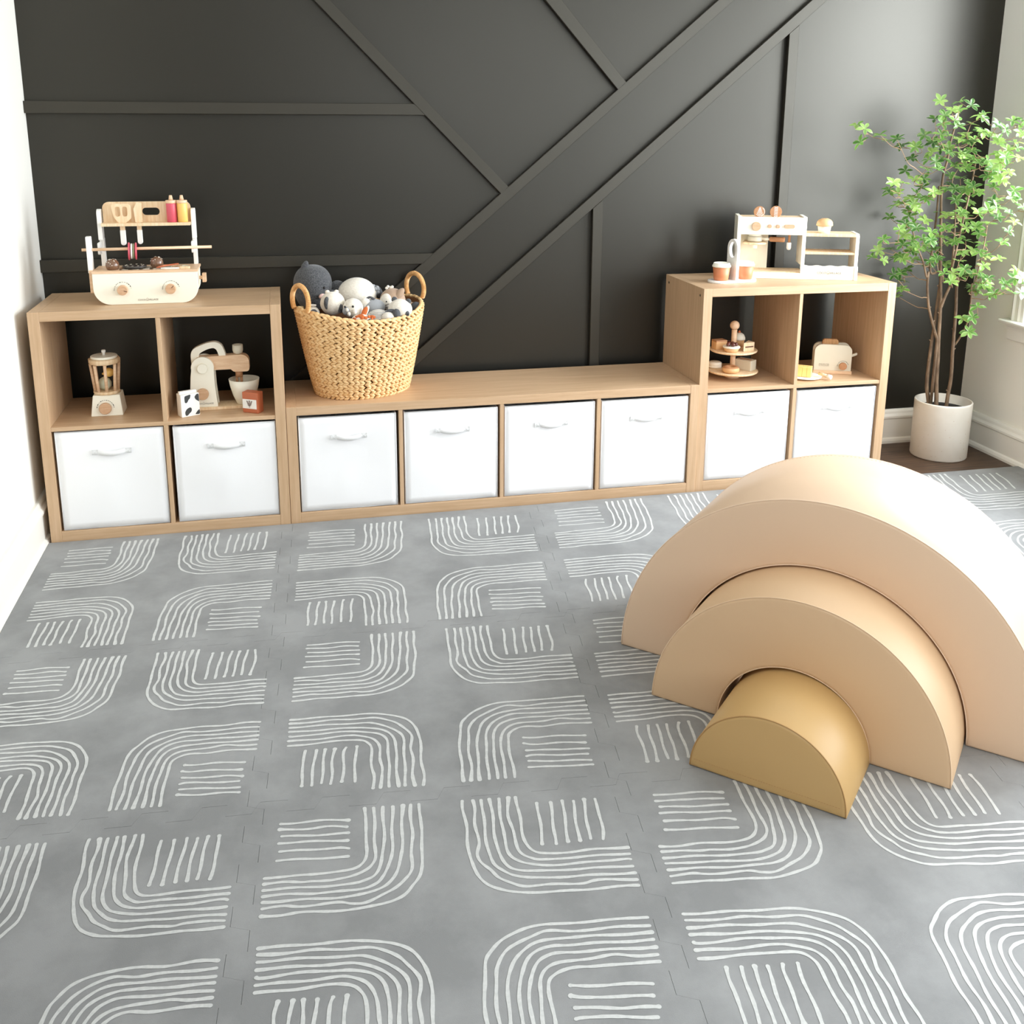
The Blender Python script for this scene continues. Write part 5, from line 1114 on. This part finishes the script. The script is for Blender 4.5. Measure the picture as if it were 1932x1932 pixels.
for k in range(36):
    a = 2*PI*k/36; L = []
    for i in range(7):
        p = math.radians(40+100*i/6); w = 0.0006*math.sin(5*a); L.append(b.v(((0.0205+0.0125*math.cos(p))*math.cos(a), (0.0205+0.0125*math.cos(p))*math.sin(a), 0.0122+0.0126*math.sin(p)+w*0)))
    ring.append(L)
for k in range(36):
    for i in range(6): b.face([ring[k][i], ring[(k+1) % 36][i], ring[(k+1) % 36][i+1], ring[k][i+1]], True)
b.build('icing', 'brownwood', t)
t = thing('toy_loaf_cake', 'beige block-shaped toy cake at the right of the lower cake tier', 'toy pastry', (SX+0.0480, SY-0.012, z1), 0.62)
MB().box(-0.021, 0.021, -0.034, 0.034, 0, 0.0390).build('cake_block', 'creamgrey', t, bevel=0.0015)
MB().box(-0.0045, 0.0045, -0.024, 0.034, 0.0391, 0.0400).build('cake_stripe', 'brownwood', t)
t = thing('toy_square_cake', 'square toy cake with brown top at the left of the upper cake tier', 'toy pastry', (SX-0.054, SY+0.012, z2), 0.12)
MB().box(-0.0235, 0.0235, -0.018, 0.018, 0, 0.0290).build('sponge', 'tartbase', t, bevel=0.0012)
MB().box(-0.0235, 0.0235, -0.018, 0.018, 0.0291, 0.0350).build('brown_top', 'brownwood', t, bevel=0.0012)
t = thing('toy_berry_cake', 'dark berry toy cake behind the pole on the upper cake tier', 'toy pastry', (SX-0.012, SY+0.045, z2))
MB().lathe([(0.0200, 0), (0.0210, 0.001), (0.0210, 0.0200), (0.0190, 0.0230), (0, 0.0235)], (0, 0, 0), 24).build('cake_round', 'berry', t)
t = thing('toy_berry_tart', 'round toy tart topped with dark berries at the front of the upper tier', 'toy pastry', (SX-0.0300, SY-0.045, z2))
MB().lathe([(0.0230, 0), (0.0245, 0.001), (0.0300, 0.0150), (0.0290, 0.0152)], (0, 0, 0), 28).build('tart_shell', 'tartbase', t)
MB().lathe([(0.0285, 0.0153), (0.0325, 0.0160), (0.0325, 0.0200), (0.0300, 0.0215), (0, 0.0215)], (0, 0, 0), 28).build('cream_rim', 'cream', t)
for x, y in ((-0.016, -0.006), (0.0, -0.014), (0.015, -0.006), (-0.008, 0.008), (0.009, 0.009)): MB().ball((x, y, 0.0285), 0.0078, seg=14, rings=10).build('berry', 'berry', t)
t = thing('toy_cake_slice', 'cream toy cake slice with brown filling at the front right of the upper tier', 'toy pastry', (SX+0.0330, SY-0.036, z2), 0.20)
MB().prism([(-0.024, -0.018), (0.026, -0.018), (0.026, 0.020)], 'z', 0, 0.0330).build('slice', 'pine', t, bevel=0.001)
MB().box(-0.016, 0.021, -0.0186, -0.0181, 0.0140, 0.0190).build('filling', 'choco', t)
t = thing('toy_cupcake', 'cream domed toy cupcake with orange cherry at the back right of the upper tier', 'toy pastry', (SX+0.0370, SY+0.034, z2))
MB().lathe([(0.0180, 0), (0.0215, 0.0260), (0.0200, 0.0262)], (0, 0, 0), 24).build('cupcake_base', 'tartbase', t)
MB().lathe([(0.0205, 0.0263), (0.0240, 0.0275), (0.0235, 0.0360), (0.0180, 0.0470), (0.0090, 0.0530), (0, 0.0540)], (0, 0, 0), 26).build('cream_dome', 'cream', t)
MB().ball((0, 0, 0.0575), 0.0050, seg=14, rings=10).build('cherry', 'cherry', t)

# ------------------------------------------------------------------ toaster and butter plate
TY = math.atan2(-0.054, 0.136)
TO = thing('toy_toaster', 'cream toy toaster with toast slice in the right cube unit', 'toy toaster', (2.916, 0.109, ZS), TY)
td = 0.062
MB().box(-0.1460, 0.0, 0, td, 0, 0.0122).build('base_board', 'beech', TO, bevel=0.001)
pp = rrect(-0.1440, -0.0035, 0.0123, 0.1150, (0.001, 0.001, 0.026, 0.026), 8)
MB().prism(pp, 'y', 0.002, 0.016).build('front_plate', 'creamgrey', TO, bevel=0.0015)
MB().prism(pp, 'y', td-0.016, td-0.002).build('back_plate', 'creamgrey', TO, bevel=0.0015)
MB().box(-0.1440, -0.1330, 0.0161, td-0.0161, 0.0123, 0.0860).box(-0.0145, -0.0035, 0.0161, td-0.0161, 0.0123, 0.0860).build('end_block', 'creamgrey', TO)
k_ = MB().lathe([(0.0135, -0.009), (0.0146, -0.007), (0.0146, 0.002)], (-0.0346, 0.002, 0.0322), 26, 'y').build('knob', 'brownwood', TO)
dial(TO, -0.0346, 0.0322, 0.0017, 0.0146, 0.0205)
b = MB()
for cx in (-0.1192, -0.1060, -0.0925):
    q = 0.0046; z = 0.0345; y = 0.0016; L = [(cx-q, y, z-q), (cx+q, y, z-q), (cx+q, y, z+q), (cx-q, y, z+q)]
    b.tube(L, 0.00045, 4, closed=True)
b.tube([(-0.1215, 0.0016, 0.0345), (-0.1170, 0.0016, 0.0345)], 0.0004, 4).tube([(-0.1075, 0.0016, 0.0362), (-0.1045, 0.0016, 0.0345), (-0.1075, 0.0016, 0.0330)], 0.0004, 4).tube([(-0.0940, 0.0016, 0.0330), (-0.0910, 0.0016, 0.0330), (-0.0910, 0.0016, 0.0362), (-0.0940, 0.0016, 0.0362)], 0.0004, 4)
b.build('printed_icons', 'logo', TO)
MB().prism([(-0.0034, 0.062), (0.0190, 0.072), (0.0215, 0.078), (0.0180, 0.0815), (-0.0034, 0.0725)], 'y', 0.026, 0.036).build('lever', 'creamgrey', TO, bevel=0.001)
MT = Matrix.Translation((2.916, 0.109, ZS)) @ Matrix.Rotation(TY, 4, 'Z')
t = thing('toy_toast', 'brown toy toast slice standing in the toaster', 'toy toast', MT @ Vector((-0.084, 0.031, 0.0)), TY)
MB().prism(rrect(-0.030, 0.030, 0.040, 0.1330, (0.001, 0.001, 0.010, 0.010), 5), 'y', -0.0085, 0.0085).build('bread', 'toast', t, bevel=0.001)
PL = thing('toy_butter_plate', 'small white toy plate under the sliced butter', 'toy plate', (2.7140, 0.104, ZS))
MB().lathe([(0.030, 0), (0.040, 0.0015), (0.0630, 0.0065), (0.0630, 0.0085), (0.0400, 0.0050), (0, 0.0045)], (0, 0, 0), 44).build('plate', 'cream', PL)
t = thing('toy_butter', 'yellow sliced toy butter block on the small plate', 'toy butter', (2.7240, 0.0780, ZS+0.0060), -0.62)
for k in range(4): MB().box(-0.067+k*0.0170, -0.067+(k+1)*0.0170-0.0006, 0, 0.042, 0, 0.0370).build('butter_slice', 'cheese', t, bevel=0.0006, bseg=1)
t = thing('toy_butter_knife', 'toy butter knife with round white handle resting on the plate', 'toy knife', (2.7560, 0.070, ZS+0.0150), -0.62)
MB().cyl((-0.004, 0.014, 0.004), (0.030, -0.002, 0.000), 0.0062, seg=14).build('wooden_shaft', 'pine', t)
MB().cyl((0.0295, -0.0018, 0.000), (0.0440, -0.0085, -0.0015), 0.0082, 0.0080, 16).build('white_end', 'whitewood', t)

# ------------------------------------------------------------------ potted tree
PT = thing('potted_tree', 'tall leafy green tree in a cream ceramic pot in the right corner', 'potted plant', (0, 0, 0))
px, py = 3.427, 0.227
MB().lathe([(0.1060, ZF), (0.1100, ZF+0.001), (0.1120, ZF+0.005), (0.1130, 0.215), (0.1135, 0.2230), (0.1120, 0.2260), (0.1085, 0.2270), (0.1060, 0.2250), (0.1040, 0.180)], (px, py, 0), 64).build('pot', 'pot', PT)
q = random.Random(9); b = MB()
for k in range(70):
    a_ = q.uniform(0, 2*PI); z_ = q.uniform(0.0, 0.215); rr_ = q.uniform(0.0005, 0.0011)
    b.ball((px+0.1128*math.cos(a_), py+0.1128*math.sin(a_), z_), rr_, seg=6, rings=4)
b.build('glaze_speckles', 'brownwood', PT)
MB().lathe([(0.1035, 0.182), (0.1035, 0.188), (0.06, 0.191), (0, 0.192)], (px, py, 0), 40).build('soil', 'soil', PT)
q = random.Random(21)
rad = dict(A=(0.0088, 0.0035), B=(0.0092, 0.0028), C=(0.0080, 0.0030), AB=(0.0062, 0.0028), CB=(0.0038, 0.0020), BB=(0.0060, 0.0026))
paths = {}
for k, P in TRUNKS.items():
    S_ = spline(P, 6); n = len(S_); r0, r1 = rad[k]
    if k in 'ABC': S_[0] = Vector((S_[0].x, S_[0].y, 0.186))
    paths[k] = S_
    b = MB().tube(S_, [r0+(r1-r0)*(i/(n-1)) for i in range(n)], 8)
    if k in 'ABC':   # stubs of pruned shoots
        for f in (0.10, 0.17, 0.26, 0.34):
            i = int(f*n); a = q.uniform(0, 2*PI); d = Vector((math.cos(a), math.sin(a)*0.5, 0.8))
            b.tube([S_[i], S_[i]+d*0.012], [0.0035, 0.0022], 6)
    b.build('trunk' if k in 'ABC' else 'branch', 'bark', PT)
flat = [(k, i, p) for k, S_ in paths.items() for i, p in enumerate(S_)]
tw = MB(); lf = MB().use('leaf'); leafvals = []
def leaf(base, d, nrm, L, Wd, shade):
    """one pointed oval leaf folded along its midrib"""
    d = d.normalized(); nrm = (nrm-d*nrm.dot(d)).normalized(); sd = d.cross(nrm); droop = q.uniform(0.05, 0.35)
    mid, lt, rt = [], [], []
    for u, w in ((0, 0.06), (0.18, 0.42), (0.42, 0.92), (0.62, 1.0), (0.82, 0.66), (1.0, 0.0)):
        c = base+d*(L*u)-nrm*(L*droop*u*u); fold = nrm*(Wd*w*0.28)
        mid.append((lf.v(c), 0.0))
        if w > 0: lt.append((lf.v(c+sd*(Wd*w)+fold), 1.0)); rt.append((lf.v(c-sd*(Wd*w)+fold), 1.0))
    for v_, e in mid+lt+rt: leafvals.append((v_, e, shade))
    for k in range(len(lt)-1):
        lf.face([mid[k][0], mid[k+1][0], lt[k+1][0], lt[k][0]], True); lf.face([mid[k+1][0], mid[k][0], rt[k][0], rt[k+1][0]], True)
    lf.face([mid[-2][0], mid[-1][0], lt[-1][0]], True); lf.face([mid[-1][0], mid[-2][0], rt[-1][0]], True)
def clampP(p): return Vector((min(p.x, 3.628), min(p.y, 0.395), p.z))
_ex = [[p[0]+q.uniform(-0.05, 0.05), p[1]+q.uniform(-0.05, 0.05), p[2]+q.uniform(-0.07, 0.03)] for p in WHORLS if p[0] > 3.1 and q.random() < 0.9]
trunk_pts = list(flat)
def near(P):
    return min(math.hypot(P.x-p.x, P.y-p.y)+0.5*max(0, p.z-P.z) for k, i, p in trunk_pts)
todo = sorted([clampP(Vector(w_)) for w_ in WHORLS+_ex], key=near)
for P in todo:
    best = None
    for k, i, p in flat:
        if p.z < 0.44: continue
        h = math.hypot(P.x-p.x, P.y-p.y)
        c = (P-p).length+2.0*max(0, p.z+0.25*h-P.z)+0.35*max(0, P.z-p.z-0.14)+(0 if k != 'T' else 0.012)
        if (P-p).length < 0.03: continue
        if best is None or c < best[0]: best = (c, k, i, p)
    p0 = best[3]; dv_ = P-p0
    mid = p0.lerp(P, 0.5)+Vector((q.uniform(-0.02, 0.02), q.uniform(-0.02, 0.02), -0.004-dv_.length*0.08))
    path = spline([p0, p0.lerp(mid, 0.5), mid, P], 4)
    path = [clampP(p) for p in path]
    n = len(path); r0_ = 0.0016 if best[1] == 'T' else 0.0023
    tw.tube(path, [r0_-(r0_-0.0010)*i/(n-1) for i in range(n)], 5)
    flat += [('T', 0, p) for p in path[2:-2]]
    d = (path[-1]-path[-3]).normalized(); up_ = (d*0.5+Vector((q.uniform(-0.4, 0.1), q.uniform(-0.9, -0.1), q.uniform(0.5, 1.1)))).normalized()
    e1 = up_.orthogonal().normalized(); e2 = up_.cross(e1); m = q.choice((5, 5, 6, 6, 7)); ph = q.uniform(0, 6); sh = q.uniform(0, 1)
    for k in range(m):
        a = ph+2*PI*k/m+q.uniform(-0.2, 0.2); rd = e1*math.cos(a)+e2*math.sin(a)
        L = q.uniform(0.026, 0.038)
        tip = P+rd*L
        if tip.x > 3.640 or tip.y > 0.41: continue
        leaf(P, rd+up_*q.uniform(0.0, 0.55), up_, L, L*q.uniform(0.20, 0.27), min(1, max(0, sh+q.uniform(-0.25, 0.25))))
lf.bm.verts.index_update()
vals = {v_.index: (e, s2) for v_, e, s2 in leafvals}
nv = len(lf.bm.verts)
lo_obj = lf.build('foliage', 'leaf', PT)
at = lo_obj.data.attributes.new('leafuv', 'FLOAT_VECTOR', 'POINT')
for i in range(nv):
    e, s2 = vals[i]; at.data[i].vector = (e, 0, s2)
tw.build('twigs', 'twig', PT)

# ------------------------------------------------------------------ light
w = bpy.data.worlds.new('daylight'); SC.world = w; w.use_nodes = True
nt = w.node_tree; bg = nt.nodes['Background']
bg.inputs['Color'].default_value = (0.86, 0.93, 1.0, 1); bg.inputs['Strength'].default_value = 1.6
def area(name, loc, rot, sx_, sy_, power, col=(1, 1, 1)):
    d = bpy.data.lights.new(name, 'AREA'); d.shape = 'RECTANGLE'; d.size = sx_; d.size_y = sy_; d.energy = power; d.color = col
    o = bpy.data.objects.new(name, d); COL.objects.link(o); o.location = loc; o.rotation_euler = rot; return o
area('window_daylight', (XR+0.20, (W1[0]+W1[1])/2, (W1[2]+W1[3])/2), (0, PI/2, 0), W1[3]-W1[2], W1[1]-W1[0], P_W1, (0.89, 0.945, 1.0))
area('window_daylight', (XR+0.20, (W2[0]+W2[1])/2, (W2[2]+W2[3])/2), (0, PI/2, 0), W2[3]-W2[2], W2[1]-W2[0], P_W2, (0.89, 0.945, 1.0))
area('window_daylight', ((W3[0]+W3[1])/2, YF-0.20, (W3[2]+W3[3])/2), (PI/2, 0, 0), W3[1]-W3[0], W3[3]-W3[2], P_W3, (0.90, 0.95, 1.0))
area('window_daylight', (XL-0.20, (W4[0]+W4[1])/2, (W4[2]+W4[3])/2), (0, -PI/2, 0), W4[3]-W4[2], W4[1]-W4[0], P_FILL, (0.90, 0.95, 1.0))  # fill light through the added left window
SC.view_settings.view_transform = 'Standard'; SC.view_settings.look = 'None'
SC.view_settings.gamma = 1.0; SC.view_settings.exposure = EXPO; SC.view_settings.use_curve_mapping = False
try:
    SC.cycles.max_bounces = 8; SC.cycles.diffuse_bounces = 5; SC.cycles.glossy_bounces = 3; SC.cycles.transmission_bounces = 4; SC.cycles.transparent_max_bounces = 12
    SC.cycles.caustics_reflective = False; SC.cycles.caustics_refractive = False; SC.cycles.use_denoising = True
    SC.cycles.sample_clamp_indirect = 4.0
except Exception: pass
